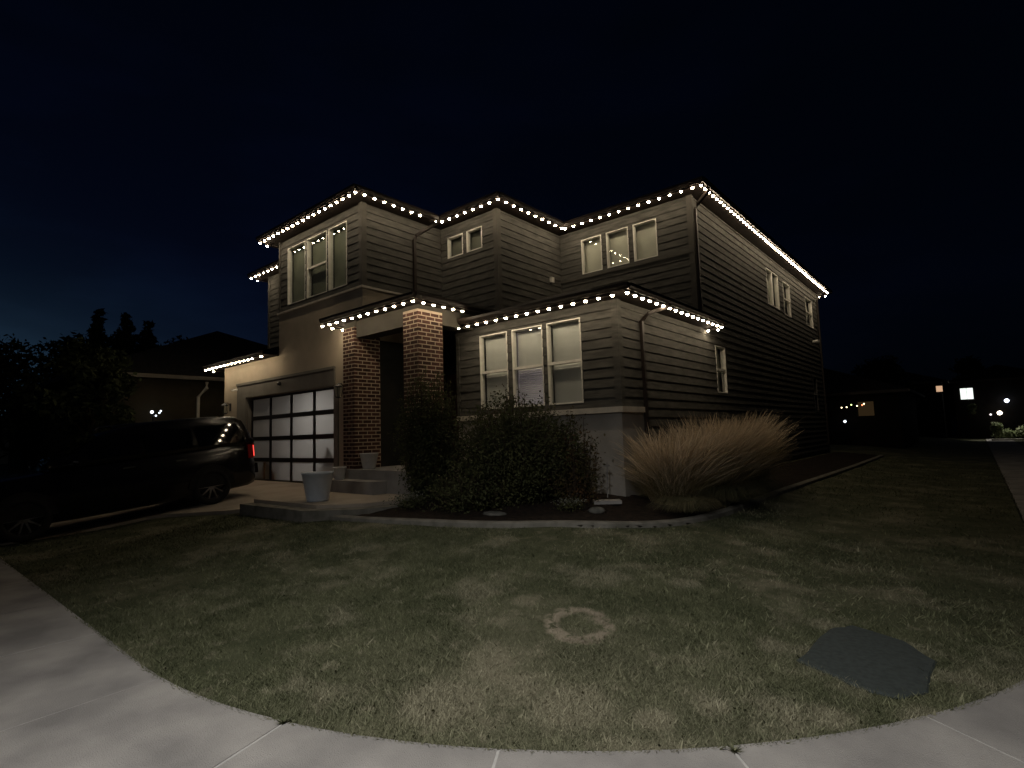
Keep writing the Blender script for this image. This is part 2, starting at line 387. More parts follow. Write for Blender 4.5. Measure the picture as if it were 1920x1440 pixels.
gb = MB(); gb.face([(-700, -700, -.22), (700, -700, -.22), (700, 700, -.22), (-700, 700, -.22)])
tag(gb.build('ground', mat('far_ground', (.045, .05, .03), .95, .1, (.03, .032, .02), .2)), kind='structure')
# distant hills (left and back)
hb = MB(); prev = None
for i in range(0, 91):
    a = R(60+i*2); h = 9+7*math.sin(i*.31)+4*math.sin(i*.83+1)+2*math.sin(i*2.1)
    p = (math.cos(a)*520, math.sin(a)*520)
    if prev: hb.face([(*prev[0], -5), (*p, -5), (p[0]*1.25, p[1]*1.25, h*1.9), (prev[0][0]*1.25, prev[0][1]*1.25, prev[1]*1.9)])
    prev = (p, h)
tag(hb.build('hills', mat('hill_ground', (.03, .035, .03), .95, .1, (.02, .024, .02), .05)), kind='structure')

# driveway and walk
def de(y): return -12.75+1.85*min(max((y-3.9)/.9, 0), 1)
db = MB(); yy = [1.335+i*.2984 for i in range(21)]
for a, b in zip(yy, yy[1:]):
    for x0, x1, x2 in ((-17.6, -14.3, -14.3), (-14.285, de(a), de(b))):
        db.face([(x0, a, dz(a)), (x1, a, dz(a)), (x2, b, dz(b)), (x0, b, dz(b))])
for a, b in zip(yy, yy[1:]): db.face([(de(a), a, dz(a)-.12), (de(b), b, dz(b)-.12), (de(b), b, dz(b)), (de(a), a, dz(a))])
db.face([(-17.6, 7.304, .512), (-10.9, 7.304, .512), (-10.9, 7.42, .512), (-17.6, 7.42, .512)])
tag(db.build('driveway', DRIVE), 'pale concrete driveway in front of the garage', kind='structure')
wb = MB(); wb.prism(WALK, .2, .495); tag(wb.build('front_walk', DRIVE), kind='structure')
wb = MB(); wb.prism([(-10.88,4.72),(-8.7,4.8),(-7.95,5.4),(-7.62,6.35),(-7.99,6.32),(-8.19,5.58),(-8.76,5.04),(-10.88,4.96)], .1, .435)
tag(wb.build('walk_edging', mat('walk_edging_concrete', (.20, .19, .165), .9, .1, (.13, .125, .105), 5, bump=.5)), kind='structure')

# mulch bed
cs = .11; bx = np.arange(-9.1, -2.8, cs); by = np.arange(5.0, 26.6, cs); BX, BY = np.meshgrid(bx, by)
ok = inpoly(BEDP, BX+cs/2, BY+cs/2); V = []; Fq = []
jit = nr.uniform(0, .03, BX.shape)
vz = gz(BX, BY)+.012+jit
iy, ix = np.nonzero(ok[:-1, :-1]); idx = np.arange(BX.size).reshape(BX.shape)
Fq = np.stack([idx[iy, ix], idx[iy, ix+1], idx[iy+1, ix+1], idx[iy+1, ix]], -1)
tag(np_mesh('garden_bed', np.stack([BX, BY, vz], -1).reshape(-1, 3), Fq, MULCH, k=4), 'dark mulch planting bed', kind='structure')
# concrete bed edging
cpts = []
for (x0, y0), (x1, y1) in zip(BED, BED[1:]):
    n = max(1, int(math.hypot(x1-x0, y1-y0)/.25))
    cpts += [(x0+(x1-x0)*i/n, y0+(y1-y0)*i/n) for i in range(n)]
for _ in range(6): cpts = [cpts[0]]+[((a[0]+2*b[0]+c[0])/4, (a[1]+2*b[1]+c[1])/4) for a, b, c in zip(cpts, cpts[1:], cpts[2:])]+[cpts[-1]]
eb = MB(); prof = [(-.085, -.08), (-.08, .045), (-.045, .065), (.045, .065), (.08, .045), (.085, -.08)]; rings = []
for i, (x, y) in enumerate(cpts):
    a, b = cpts[max(i-1, 0)], cpts[min(i+1, len(cpts)-1)]; t = Vector((b[0]-a[0], b[1]-a[1], 0)).normalized(); nrm = Vector((t.y, -t.x, 0))
    rings.append(len(eb.v)); eb.v += [(x+nrm.x*u, y+nrm.y*u, gzf(x, y)+z) for u, z in prof]
for a, b in zip(rings, rings[1:]):
    for j in range(5): eb.f.append((a+j, a+j+1, b+j+1, b+j))
tag(eb.build('garden_edging', mat('edging_concrete', (.20, .19, .165), .9, .1, (.13, .125, .105), 5, bump=.5)), 'low curved concrete edging round the mulch bed', 'edging')

# ================================================================ HOUSE
house = empty('house', (-9, 12, .4), 0, 'dark two storey house with lap siding, brick porch columns and lit eaves', 'house')
HL = Vector((-9, 12, .4))
def hpart(mb, name, mat_, parent=house, smooth=False, label=None):
    o = mb.build(name, mat_, parent, smooth); o.location = -HL if parent is house else (0, 0, 0)
    if label: o['label'] = label
    return o
def FR(Yp): return lambda a, d, z: (a, Yp-d, z)
def SD(Xp): return lambda a, d, z: (Xp+d, a, z)
def cuts(lo, hi, vals): return [lo]+sorted({v for v in vals if lo < v < hi})+[hi]
def panel(mb, fn, a0, a1, z0, z1, holes=(), t=.16, d1=0):
    A = cuts(a0, a1, [h[i] for h in holes for i in (0, 1)]); Zs = cuts(z0, z1, [h[i] for h in holes for i in (2, 3)])
    for p, q in zip(A, A[1:]):
        for r, s in zip(Zs, Zs[1:]):
            cx, cz = (p+q)/2, (r+s)/2
            if any(h[0] < cx < h[1] and h[2] < cz < h[3] for h in holes): continue
            mb.face([fn(p, d1, r), fn(q, d1, r), fn(q, d1, s), fn(p, d1, s)])
    for h in holes:
        a, b, c, d = h
        for (p, q, r, s) in ((a, c, b, c), (a, d, b, d)): mb.face([fn(p, d1, q), fn(r, d1, s), fn(r, -t, s), fn(p, -t, q)])
        for x in (a, b): mb.face([fn(x, d1, c), fn(x, d1, d), fn(x, -t, d), fn(x, -t, c)])
    return mb
EXPO = .18
def siding(mb, fn, a0, a1, z0, z1, holes=()):
    k = 0; zb = z0
    while zb < z1-1e-6:
        zt = min(zb+EXPO, z1)
        dd = lambda z: .003+.015*(1-(z-zb)/EXPO)
        Zs = cuts(zb, zt-.019, [h[i] for h in holes for i in (2, 3)])
        for r, s in zip(Zs, Zs[1:]):
            hs = [h for h in holes if h[2] < (r+s)/2 < h[3]]
            A = cuts(a0, a1, [h[i] for h in hs for i in (0, 1)])
            for p, q in zip(A, A[1:]):
                if any(h[0] < (p+q)/2 < h[1] for h in hs): continue
                segs = [p]; x = p+rng.uniform(.5, 3.6)
                while x < q-.3: segs.append(x); x += 3.6
                segs.append(q)
                for u, v in zip(segs, segs[1:]):
                    e = rng.uniform(-.0012, .0012); g = .0015 if v < q else 0
                    mb.face([fn(u, dd(r)+e, r), fn(v-g, dd(r)+e, r), fn(v-g, dd(s)+e, s), fn(u, dd(s)+e, s)])
                    mb.face([fn(u, 0, r), fn(v-g, 0, r), fn(v-g, dd(r)+e, r), fn(u, dd(r)+e, r)])
        zb = zt
    return mb
def clapboard_wall(fn, a0, a1, z0, z1, holes=(), name='siding_wall'):
    mb = MB(); panel(mb, fn, a0, a1, z0, z1, holes); siding(mb, fn, a0, a1, z0, z1, holes); return hpart(mb, name, SIDING)
def board(fn, a0, a1, d0, d1, z0, z1, name, m_): return hpart(MB().box((a0, d0, z0), (a1, d1, z1), fn), name, m_)

def window(fn, a0, a1, z0, z1, kind='fixed', cover='shade', drop=.0, shm=None, slat_open=1.15, name='window', proud=.020, lining=True):
    """frame as the part; glass, rail and covering as sub-parts"""
    fw = .023; mb = MB()
    for (p, q, r, s) in ((a0, a0+fw, z0, z1), (a1-fw, a1, z0, z1), (a0+fw, a1-fw, z0, z0+fw), (a0+fw, a1-fw, z1-fw, z1)):
        mb.box((p, -.10, r), (q, proud, s), fn)
    # inner sash lip
    f2 = .010
    A0, A1, Z0, Z1 = a0+fw, a1-fw, z0+fw, z1-fw
    for (p, q, r, s) in ((A0, A0+f2, Z0, Z1), (A1-f2, A1, Z0, Z1), (A0+f2, A1-f2, Z0, Z0+f2), (A0+f2, A1-f2, Z1-f2, Z1)):
        mb.box((p, -.09, r), (q, -.012, s), fn)
    fr = hpart(mb, name, WHITE)
    hpart(MB().face([fn(A0+f2, -.045, Z0+f2), fn(A1-f2, -.045, Z0+f2), fn(A1-f2, -.045, Z1-f2), fn(A0+f2, -.045, Z1-f2)]), 'window_pane', GLASS, fr)
    if kind == 'hung':
        zm = (z0+z1)/2; hpart(MB().face([fn(A0, -.030, Z0), fn(A1, -.030, Z0), fn(A1, -.030, zm-.02), fn(A0, -.030, zm-.02)]), 'insect_screen', SCREEN, fr); hpart(MB().box((A0, -.07, zm-.026), (A1, .004, zm+.026), fn), 'meeting_rail', WHITE, fr)
    if kind == 'slider':
        am = (a0+a1)/2; hpart(MB().box((am-.026, -.07, Z0), (am+.026, .004, Z1), fn), 'meeting_rail', WHITE, fr)
    dd = -.15
    if cover == 'shade':
        hpart(MB().box((A0-.03, dd-.006, Z0+drop), (A1+.03, dd, Z1+.04), fn), 'window_shade', shm or SHADE, fr)
    elif cover == 'dark':
        hpart(MB().box((A0-.03, -.6, Z0-.04), (A1+.03, -.59, Z1+.04), fn), 'window_shade', SHADED, fr)
    elif cover == 'blind':
        b = MB(); n = int((Z1-Z0)/.042); zt = (z0+z1)/2
        for i in range(n):
            z = Z0+.03+i*.042; ang = (1.28 if z > zt else slat_open)+rng.uniform(-.03, .03); hw = .0245
            c, s_ = math.cos(ang)*hw, math.sin(ang)*hw
            b.box((A0+.01, -.0009, -hw), (A1-.01, .0009, hw), lambda a, d, t: fn(a, dd+d+t*math.cos(ang), z+t*math.sin(ang)))
        b.box((A0+.01, dd-.03, Z1-.02), (A1-.01, dd+.03, Z1+.03), fn)
        hpart(b, 'window_blind', BLIND, fr)
    # room side of the opening, closed behind
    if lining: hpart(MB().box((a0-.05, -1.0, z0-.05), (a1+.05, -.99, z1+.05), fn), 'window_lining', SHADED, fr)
    return fr

H2, H1, HP = 7.1, 3.92, 4.2        # eave light heights: upper storey, lower eaves, porch
Xg, Xt0, Xt1, Xm, Xs = -18.0, -14.5, -10.58, -8.56, -4.75
Yg, Yl, Ym, Yw, Yb, Yk = 7.3, 8.6, 9.78, 12.44, 8.61, 26.0
TOP = H2+.035
# --- front of garage and tower (stucco) with door opening
door = (-16.42, -11.72, .45, 2.92)
mb = MB(); panel(mb, FR(Yg), Xg, Xt1, .3, H1+.035, [(-16.42, -11.72, .2, 2.92)], d1=.008); panel(mb, FR(Yg), Xt0, Xt1+.008, H1+.035, 5.1, d1=.008)
hpart(mb, 'stucco_wall', STUCCO)
mb = MB(); panel(mb, SD(Xt1), Yg-.008, Ym, 3.9, 5.1, d1=.008); hpart(mb, 'stucco_wall', STUCCO)
mb = MB(); panel(mb, SD(Xt1), Yg, Ym, .3, 3.9); hpart(mb, 'porch_wall', PORCH_SHADE)
# belt trim
board(FR(Yg), Xt0-.06, Xt1+.048, 0, .050, 5.09, 5.14, 'belt_trim', LEDGE)
board(SD(Xt1), Yg-.046, Ym, 0, .046, 5.088, 5.138, 'belt_trim', LEDGE)
tw = [(-14.03, -13.11, 5.28, 6.86), (-13.03, -12.07, 5.28, 6.86), (-11.99, -11.19, 5.28, 6.86)]
clapboard_wall(FR(Yg), Xt0, Xt1, 5.14, TOP, tw)
clapboard_wall(SD(Xt1), Yg, Ym, 5.14, TOP)
for i, h in enumerate(tw): window(FR(Yg), *h, kind='hung' if i == 1 else 'fixed', cover='shade', shm=SHADE2)
board(FR(Yg), Xt1-.10, Xt1+.032, .001, .034, 5.14, TOP, 'corner_board', TRIMD); board(SD(Xt1), Yg-.0, Yg+.10, .001, .031, 5.14, TOP, 'corner_board', TRIMD)
board(FR(Yg), Xt0, Xt0+.09, .001, .034, 5.14, TOP, 'corner_board', TRIMD)
# left side of tower and garage
mb = MB(); mb.box((Xt0+.001, Yg+.001, 3.9), (Xt0+.15, Yl+.2, TOP)); hpart(mb, 'side_wall', SIDING)
mb = MB(); mb.box((Xg+.001, Yg+.001, .3), (Xg+.15, Yk, H1+.03)); hpart(mb, 'side_wall', STUCCO)
# upper left wing
lw = [(-15.35, -14.75, 5.35, 6.75)]
clapboard_wall(FR(Yl), -17.82, Xt0, 3.95, TOP, lw)
window(FR(Yl), *lw[0])
mb = MB(); mb.box((-17.82, Yl+.001, 3.9), (-17.67, Yk, TOP)); hpart(mb, 'side_wall', SIDING)
board(FR(Yl), -17.82, -17.72, .001, .034, 3.95, TOP, 'corner_board', TRIMD)
# mid block
mw = [(-10.31, -9.74, 6.27, 6.83), (-9.60, -9.06, 6.27, 6.83)]
clapboard_wall(FR(Ym), Xt1, Xm, 4.2, TOP, mw); [window(FR(Ym), *h, shm=SHADE3) for h in mw]
clapboard_wall(SD(Xm), Ym, Yw, 4.2, TOP)
board(FR(Ym), Xm-.10, Xm+.032, .001, .034, 4.2, TOP, 'corner_board', TRIMD); board(SD(Xm), Ym, Ym+.10, .001, .031, 4.2, TOP, 'corner_board', TRIMD)
board(SD(Xm), 11.87, 11.99, .02, .09, 5.68, 5.83, 'wall_vent', WHITE)
# right wing front
ww = [(-7.84, -7.21, 5.86, 6.82), (-7.06, -6.42, 5.86, 6.82), (-6.28, -5.64, 5.86, 6.82)]
clapboard_wall(FR(Yw), Xm, Xs, 4.0, TOP, ww); [window(FR(Yw), *h, cover='shade') for h in ww]
board(FR(Yw), Xm, Xs, .027, .042, 5.74, 5.80, 'sill_board', TRIMD)
board(FR(Yw), Xs-.10, Xs+.032, .001, .034, 4.0, TOP, 'corner_board', TRIMD); board(SD(Xs), Yw, Yw+.10, .001, .031, 3.95, TOP, 'corner_board', TRIMD)
# bay front
bw = [(-8.13, -7.34, 2.14, 3.75), (-7.21, -6.42, 2.14, 3.75), (-6.31, -5.52, 2.14, 3.75)]
mb = MB(); panel(mb, FR(Yb), -8.85, Xs, .2, 2.03); hpart(mb, 'stucco_base', STONE)
mb = MB(); mb.box((-8.85, -.002, 1.93), (Xs+.058, .06, 2.03), FR(Yb)); hpart(mb, 'ledge', LEDGE)
mb = MB(); mb.box((Yb+.002, .0, 1.93), (9.46, .058, 2.03), SD(Xs)); hpart(mb, 'ledge', LEDGE)
clapboard_wall(FR(Yb), -8.85, Xs, 2.03, H1+.035, bw)
for i, h in enumerate(bw): window(FR(Yb), *h, kind='hung', cover='blind', slat_open=2.45 if i == 1 else 1.98, lining=i != 1)
board(FR(Yb), Xs-.10, Xs+.032, .001, .034, 2.03, H1+.035, 'corner_board', SIDING); board(SD(Xs), Yb, Yb+.10, .001, .031, 2.03, H1+.035, 'corner_board', SIDING)
board(FR(Yb), -8.85, -8.76, .001, .034, 2.03, H1+.035, 'corner_board', SIDING)
board(FR(Yb), -8.85, Xs, .028, .04, 3.80, H1+.035, 'frieze_board', SIDING)
mb = MB(); mb.box((-8.85, Yb+.001, .2), (-8.7, Ym, H1+.03)); hpart(mb, 'side_wall', SIDING)
# long side wall
sw = [(13.40, 14.08, 2.45, 3.62), (18.40, 19.75, 5.48, 6.66), (20.35, 21.25, 5.42, 6.60), (23.62, 24.75, 5.48, 6.62), (23.9, 24.5, 2.1, 3.5)]
mb = MB(); panel(mb, SD(Xs), Yb, 9.46, .2, 1.93); hpart(mb, 'stucco_base', STONE)
mb = MB(); panel(mb, SD(Xs), Yb, Yw, 2.03, H1+.035); siding(mb, SD(Xs), Yb, Yw, 2.03, H1+.035)
panel(mb, SD(Xs), 9.46, Yw, .2, 2.03); siding(mb, SD(Xs), 9.46, Yw, .59, 2.03); hpart(mb, 'siding_wall', SIDING)
lo_ = [h for h in sw]
mb = MB(); panel(mb, SD(Xs), Yw, Yk, .2, TOP, lo_); siding(mb, SD(Xs), Yw, Yk, .59, TOP, lo_); hpart(mb, 'siding_wall', SIDING)
window(SD(Xs), *sw[0], kind='hung'); window(SD(Xs), *sw[1], kind='slider'); window(SD(Xs), *sw[2], kind='hung'); window(SD(Xs), *sw[3], kind='hung'); window(SD(Xs), *sw[4], kind='hung', cover='dark').data.materials[0] = DIMFRAME
board(SD(Xs), Yk-.1, Yk, .001, .031, .5, TOP, 'corner_board', TRIMD)
mb = MB(); mb.box((-18, Yk-.15, .2), (Xs-.001, Yk-.001, TOP)); hpart(mb, 'rear_wall', SIDING)
# entry recess
mb = MB(); panel(mb, FR(Ym), Xt1, -8.7, .3, 4.2, [(-10.5, -9.45, .98, 3.2)]); hpart(mb, 'porch_wall', PORCH_SHADE)
ed = hpart(MB().box((-10.5, -.09, .98), (-9.45, -.05, 3.2), FR(Ym)), 'entry_door', RED)
mb = MB()
for i in range(4): mb.box((-10.32+(i % 2)*.42, -.05, 1.2+(i//2)*.95), (-10.02+(i % 2)*.42, -.03, 2.0+(i//2)*.95), FR(Ym))
hpart(mb, 'door_panel', RED, ed)
hpart(MB().tube([(-9.56, Ym-.02, 1.95), (-9.56, Ym-.02, 2.15)], .014), 'door_handle', WHITE, ed)

# --- garage door, surround, interior
mb = MB(); mb.box((-17.0, 0, 2.921), (-11.7, .05, 3.36), FR(Yg)); mb.box((-17.0, 0, .5), (-16.42, .05, 2.92), FR(Yg)); mb.box((-11.72, 0, .5), (-11.55, .05, 2.92), FR(Yg))
hpart(mb, 'garage_surround', SURR)
mb = MB(); mb.box((-17.03, .051, 3.30), (-11.67, .075, 3.37), FR(Yg)); hpart(mb, 'surround_cap', SURR)
mb = MB(); mb.box((-16.418, -.17, .5), (-16.40, .0, 2.92), FR(Yg)); mb.box((-11.74, -.17, .5), (-11.722, .0, 2.92), FR(Yg)); mb.box((-16.40, -.17, 2.90), (-11.74, .0, 2.918), FR(Yg)); hpart(mb, 'door_jamb', SURR)
gd = MB(); GX0, GX1, GZ0, GZ1 = -16.40, -11.74, .50, 2.90
cw = (GX1-GX0)/4; rh = (GZ1-GZ0)/4
for i in range(5):
    x = GX0+i*cw; hw = .045 if 0 < i < 4 else .06
    gd.box((max(GX0, x-hw), -.17, GZ0), (min(GX1, x+hw), -.12, GZ1), FR(Yg))
for j in range(5):
    z = GZ0+j*rh; hh = .055
    for i in range(4):
        gd.box((GX0+i*cw+(.06 if i == 0 else .045), -.168, max(GZ0, z-hh)), (GX0+(i+1)*cw-(.06 if i == 3 else .045), -.122, min(GZ1, z+hh)), FR(Yg))
gdo = hpart(gd, 'garage_door', DOORM)
for i in range(4):
    for j in range(4):
        x0, x1, z0, z1 = GX0+i*cw+.04, GX0+(i+1)*cw-.04, GZ0+j*rh+.05, GZ0+(j+1)*rh-.05
        hpart(MB().face([(x0, Yg+.15, z0), (x1, Yg+.15, z0), (x1, Yg+.15, z1), (x0, Yg+.15, z1)]), 'door_pane', FROST, gdo)
gi = MB(); WALLIN = mat('garage_drywall', (.6, .58, .55), .9, .1, (.52, .5, .48), 2)
gi.box((-17.6, 7.5, .46), (-11.3, 13.4, .5)); gi.box((-17.6, 7.5, 3.2), (-11.3, 13.4, 3.25)); gi.box((-17.6, 13.4, .5), (-11.3, 13.45, 3.2)); gi.box((-17.65, 7.5, .5), (-17.6, 13.4, 3.2)); gi.box((-11.3, 7.5, .5), (-11.25, 13.4, 3.2))
hpart(gi, 'garage_interior', WALLIN)
# a ceiling batten lamp inside the garage
gl = empty('ceiling_lamp', (-12.9, 8.7, 3.19), 0, 'lamp glowing inside the garage behind the frosted door', 'lamp')
MB().box((-.6, -.06, -.06), (.6, .06, 0)).build('lamp_housing', WHITE, gl)
ld = bpy.data.lights.new('garage_light', 'AREA'); ld.shape = 'RECTANGLE'; ld.size = 1.1; ld.size_y = .15; ld.energy = 24; ld.color = (1, .94, .90)
lo2 = bpy.data.objects.new('garage_light', ld); lo2.location = (0, 0, -.08); lo2.parent = gl; col.objects.link(lo2)
# unseen shapes added behind the panes to throw soft shadows on them
DARKP = mat('dark_plastic', (.02, .02, .022), .5, .4, (.015, .015, .017), 6)
b = empty('bin_shadow_caster', (-12.35, 7.82, .5), 0, 'unseen dark bin shape added to shade the frosted garage door', 'bin')
MB().lathe([(.0, .02), (.24, .02), (.30, .95), (.31, .97)], n=4).build('body', DARKP, b); MB().lathe([(.33, .97), (.33, 1.0), (.15, 1.08), (0, 1.1)], n=4).build('lid', DARKP, b)
b = empty('box_shadow_caster', (-15.2, 7.78, .5), .2, 'unseen brown box shape added to shade the frosted garage door low down', 'box')
CARD = mat('cardboard', (.25, .17, .1), .9, .1, (.2, .14, .08), 4)
MB().box((-.5, -.25, 0), (.5, .25, .5)).build('body', CARD, b); MB().box((-.51, -.26, .5), (.51, .26, .52)).build('flap', CARD, b)

# --- roofs
def hip(mb, x0, x1, y0, y1, z, slope=.333):
    w_, d_ = x1-x0, y1-y0; k = min(w_, d_)/2; zt = z+slope*k
    if w_ > d_: r0, r1 = (x0+k, y0+k, zt), (x1-k, y0+k, zt)
    else: r0, r1 = (x0+k, y0+k, zt), (x0+k, y1-k, zt)
    A, B, C, D_ = (x0, y0, z), (x1, y0, z), (x1, y1, z), (x0, y1, z)
    if w_ > d_:
        mb.face([A, B, r1, r0]); mb.face([B, C, r1]); mb.face([C, D_, r0, r1]); mb.face([D_, A, r0])
    else:
        mb.face([A, B, r0]); mb.face([B, C, r1, r0]); mb.face([C, D_, r1]); mb.face([D_, A, r0, r1])
RZ = H2+.15
mb = MB(); hip(mb, -18.3, -4.31, 12.0, 26.4, RZ); hip(mb, -14.8, -10.14, 6.83, 17, RZ-.004); hip(mb, -13.2, -8.10, 9.32, 19, RZ-.008); hip(mb, -18.29, -13.5, 8.15, 18, RZ-.012)
hpart(mb, 'roof', SHINGLE)
# soffits (one sheet, cells of the union)
def soffit(rects, z, name):
    xs_ = sorted({r[i] for r in rects for i in (0, 1)}); ys_ = sorted({r[i] for r in rects for i in (2, 3)}); mb = MB()
    for a, b in zip(xs_, xs_[1:]):
        for c, d in zip(ys_, ys_[1:]):
            if any(r[0] < (a+b)/2 < r[1] and r[2] < (c+d)/2 < r[3] for r in rects): mb.box((a, c, z), (b, d, z+.02))
    return hpart(mb, name, SOFFIT)
soffit([(-18.28, -4.33, 12.02, 26.38), (-14.78, -10.16, 6.85, 16), (-13, -8.12, 9.34, 16), (-18.28, -14.4, 8.17, 16)], H2+.045, 'soffit')
# garage lean-to roof
mb = MB(); e = H1+.15
mb.face([(-18.42, 6.85, e), (Xt0-.01, 6.85, e), (Xt0-.01, 8.62, e+.59), (-16.65, 8.62, e+.59)]); mb.face([(-18.42, 6.85, e), (-16.65, 8.62, e+.59), (-17.82, 12, e+.2), (-18.42, 12, e)])
hpart(mb, 'garage_roof', SHINGLE)
mb = MB(); mb.box((-18.40, 6.87, H1+.04), (Xt0, 7.32, H1+.06)); mb.box((-18.40, 7.32, H1+.04), (-17.98, 26, H1+.06)); hpart(mb, 'soffit', SOFFIT)
# bay roof
mb = MB(); C_ = (-4.29, 8.15, e); Pk = (-8.56, 12.42, e+1.42)
mb.face([(-9.2, 8.15, e), C_, Pk, (-9.2, 12.42, e+1.42)]); mb.face([C_, (-4.29, 12.87, e), (-4.74, 12.87, e+.15), (-4.74, 12.43, e+.15), Pk])
hpart(mb, 'bay_roof', SHINGLE)
mb = MB(); mb.box((-9.0, 8.17, H1+.04), (-4.31, 8.63, H1+.06)); mb.box((-4.77, 8.63, H1+.04), (-4.31, 12.85, H1+.06)); hpart(mb, 'soffit', SOFFIT)
# porch roof
e2 = HP+.15; mb = MB()
mb.face([(-11.24, 6.64, e2), (-7.98, 6.64, e2), (-9.61, 8.27, e2+.54)]); mb.face([(-7.98, 6.64, e2), (-7.98, 9.9, e2), (-9.61, 9.9, e2+.54), (-9.61, 8.27, e2+.54)])
mb.face([(-11.24, 6.64, e2), (-9.61, 8.27, e2+.54), (-9.61, 9.9, e2+.54), (-11.24, 9.9, e2)]); hpart(mb, 'porch_roof', SHINGLE)
mb = MB(); mb.box((-11.22, 6.66, HP+.04), (-8.0, 9.77, HP+.06)); hpart(mb, 'porch_ceiling', SOFFIT)
# gutters (K profile) along each eave
def gutter(p, q, z, nrm):
    mb = MB(); P_, Q_ = Vector((*p, z)), Vector((*q, z)); n_ = Vector((*nrm, 0)); pr = [(0, .045), (.05, .045), (.065, .07), (.09, .10), (.09, .15), (0, .15)]; t = (Q_-P_).normalized()
    i = len(mb.v); mb.v += [tuple(P_+n_*u+Vector((0, 0, v))) for u, v in pr]+[tuple(Q_+n_*u+Vector((0, 0, v))) for u, v in pr]
    k = len(pr)
    for j in range(k): mb.f.append((i+j, i+(j+1) % k, i+k+(j+1) % k, i+k+j))
    mb.f.append(tuple(range(i, i+k))); mb.f.append(tuple(range(i+2*k-1, i+k-1, -1)))
    return hpart(mb, 'gutter', BRONZE)
g = .0
EAV = [((-14.79, 6.84), (-10.16+.07, 6.84), H2, (0, -1)), ((-10.16, 6.84), (-10.16, 9.34), H2, (1, 0)), ((-10.16, 9.34), (-8.12+.07, 9.34), H2, (0, -1)), ((-8.12, 9.34), (-8.12, 12.0), H2, (1, 0)),
       ((-8.12, 12.0), (-4.31+.07, 12.0), H2, (0, -1)), ((-4.31, 12.0), (-4.31, 26.4), H2, (1, 0)), ((-18.3, 8.17), (-14.6, 8.17), H2, (0, -1)), ((-14.79, 8.1), (-14.79, 6.84), H2, (-1, 0)),
       ((-18.42, 6.86), (Xt0-.02, 6.86), H1, (0, -1)), ((-11.22, 6.66), (-8.0+.07, 6.66), HP, (0, -1)), ((-8.0, 6.66), (-8.0, 9.0), HP, (1, 0)), ((-8.62, 8.17), (-4.31+.07, 8.17), H1, (0, -1)), ((-4.31, 8.17), (-4.31, 12.86), H1, (1, 0)),
       ((-11.22, 7.28), (-11.22, 6.66), HP, (-1, 0)), ((-4.31, 12.86), (-4.74, 12.86), H1, (0, 1)), ((-4.31, 26.4), (-8, 26.4), H2, (0, 1)), ((-18.3, 26), (-18.3, 8.17), H2, (-1, 0)), ((-18.42, 26), (-18.42, 6.86), H1, (-1, 0))]
for a in EAV: gutter(*a)
# downspouts
def spout(pts):
    return hpart(MB().tube(pts, .042, n=4, sq=1.3), 'downspout', BRONZE)
spout([(-10.10, 9.22, 7.12), (-10.10, 9.22, 7.04), (-10.5, 8.86, 6.72), (-10.53, 8.82, 6.6), (-10.53, 8.82, 4.75)])
spout([(-4.25, 9.75, 3.96), (-4.27, 9.72, 3.90), (-4.58, 9.5, 3.80), (-4.69, 9.44, 3.66), (-4.69, 9.44, 1.9), (-4.69, 9.44, 1.15), (-4.60, 9.5, .95), (-4.4, 9.6, .62)])
spout([(-4.25, 12.30, 7.14), (-4.27, 12.32, 7.06), (-4.62, 12.56, 6.93), (-4.70, 12.56, 6.8), (-4.70, 12.56, 4.15)])
spout([(-4.25, 25.4, 7.12), (-4.7, 25.7, 6.8), (-4.7, 25.7, .8)])

# --- porch: floor, steps, columns, beam
PF = .95
hpart(MB().box((-10.579, 7.42, .3), (-8.3, Ym-.001, PF-.002)).box((-10.95, 6.86, .3), (-8.1, 7.419, PF)), 'porch_floor', CONC)
hpart(MB().box((-11.05, 6.52, .3), (-9.15, 6.859, .745)), 'porch_step', CONC)
def column(x0, x1, y0, y1, z0, z1):
    core = hpart(MB().box((x0+.006, y0+.006, z0), (x1-.006, y1-.006, z1)), 'brick_column', MORTAR)
    mb = MB(); ch = .083; bl = .23; k = 0; z = z0+.006
    while z+ch-.012 < z1:
        off = 0 if k % 2 == 0 else bl/2
        for (a0, a1, fn) in ((x0, x1, lambda a, d, zz: (a, y0+.006-d, zz)), (y0, y1, lambda a, d, zz: (x1-.006+d, a, zz)), (y0, y1, lambda a, d, zz: (x0+.006-d, a, zz)), (x0, x1, lambda a, d, zz: (a, y1-.006+d, zz))):
            a = a0-off+.0
            while a < a1-.01:
                p, q = max(a, a0), min(a+bl-.021, a1)
                if q-p > .02: mb.box((p, -.004, z), (q, .0015+rng.uniform(-.0008, .0012), z+ch-.021), fn)
                a += bl
        z += ch; k += 1
    hpart(mb, 'brickwork', BRICK, core); return core
column(-10.86, -10.42, 6.96, 7.66, PF, HP-.1)
column(-8.71, -8.24, 6.96, 7.62, PF, HP-.06)
mb = MB(); mb.box((-10.42, 7.02, HP-.34), (-8.71, 7.4, HP+.039)); mb.box((-10.86, 7.0, HP-.10), (-10.42, 7.5, HP+.039)); mb.box((-8.71, 7.0, HP-.06), (-8.28, 7.62, HP+.039)); mb.box((-8.62, 7.621, HP-.30), (-8.28, 8.6, HP+.039))
hpart(mb, 'porch_beam', BEAM)

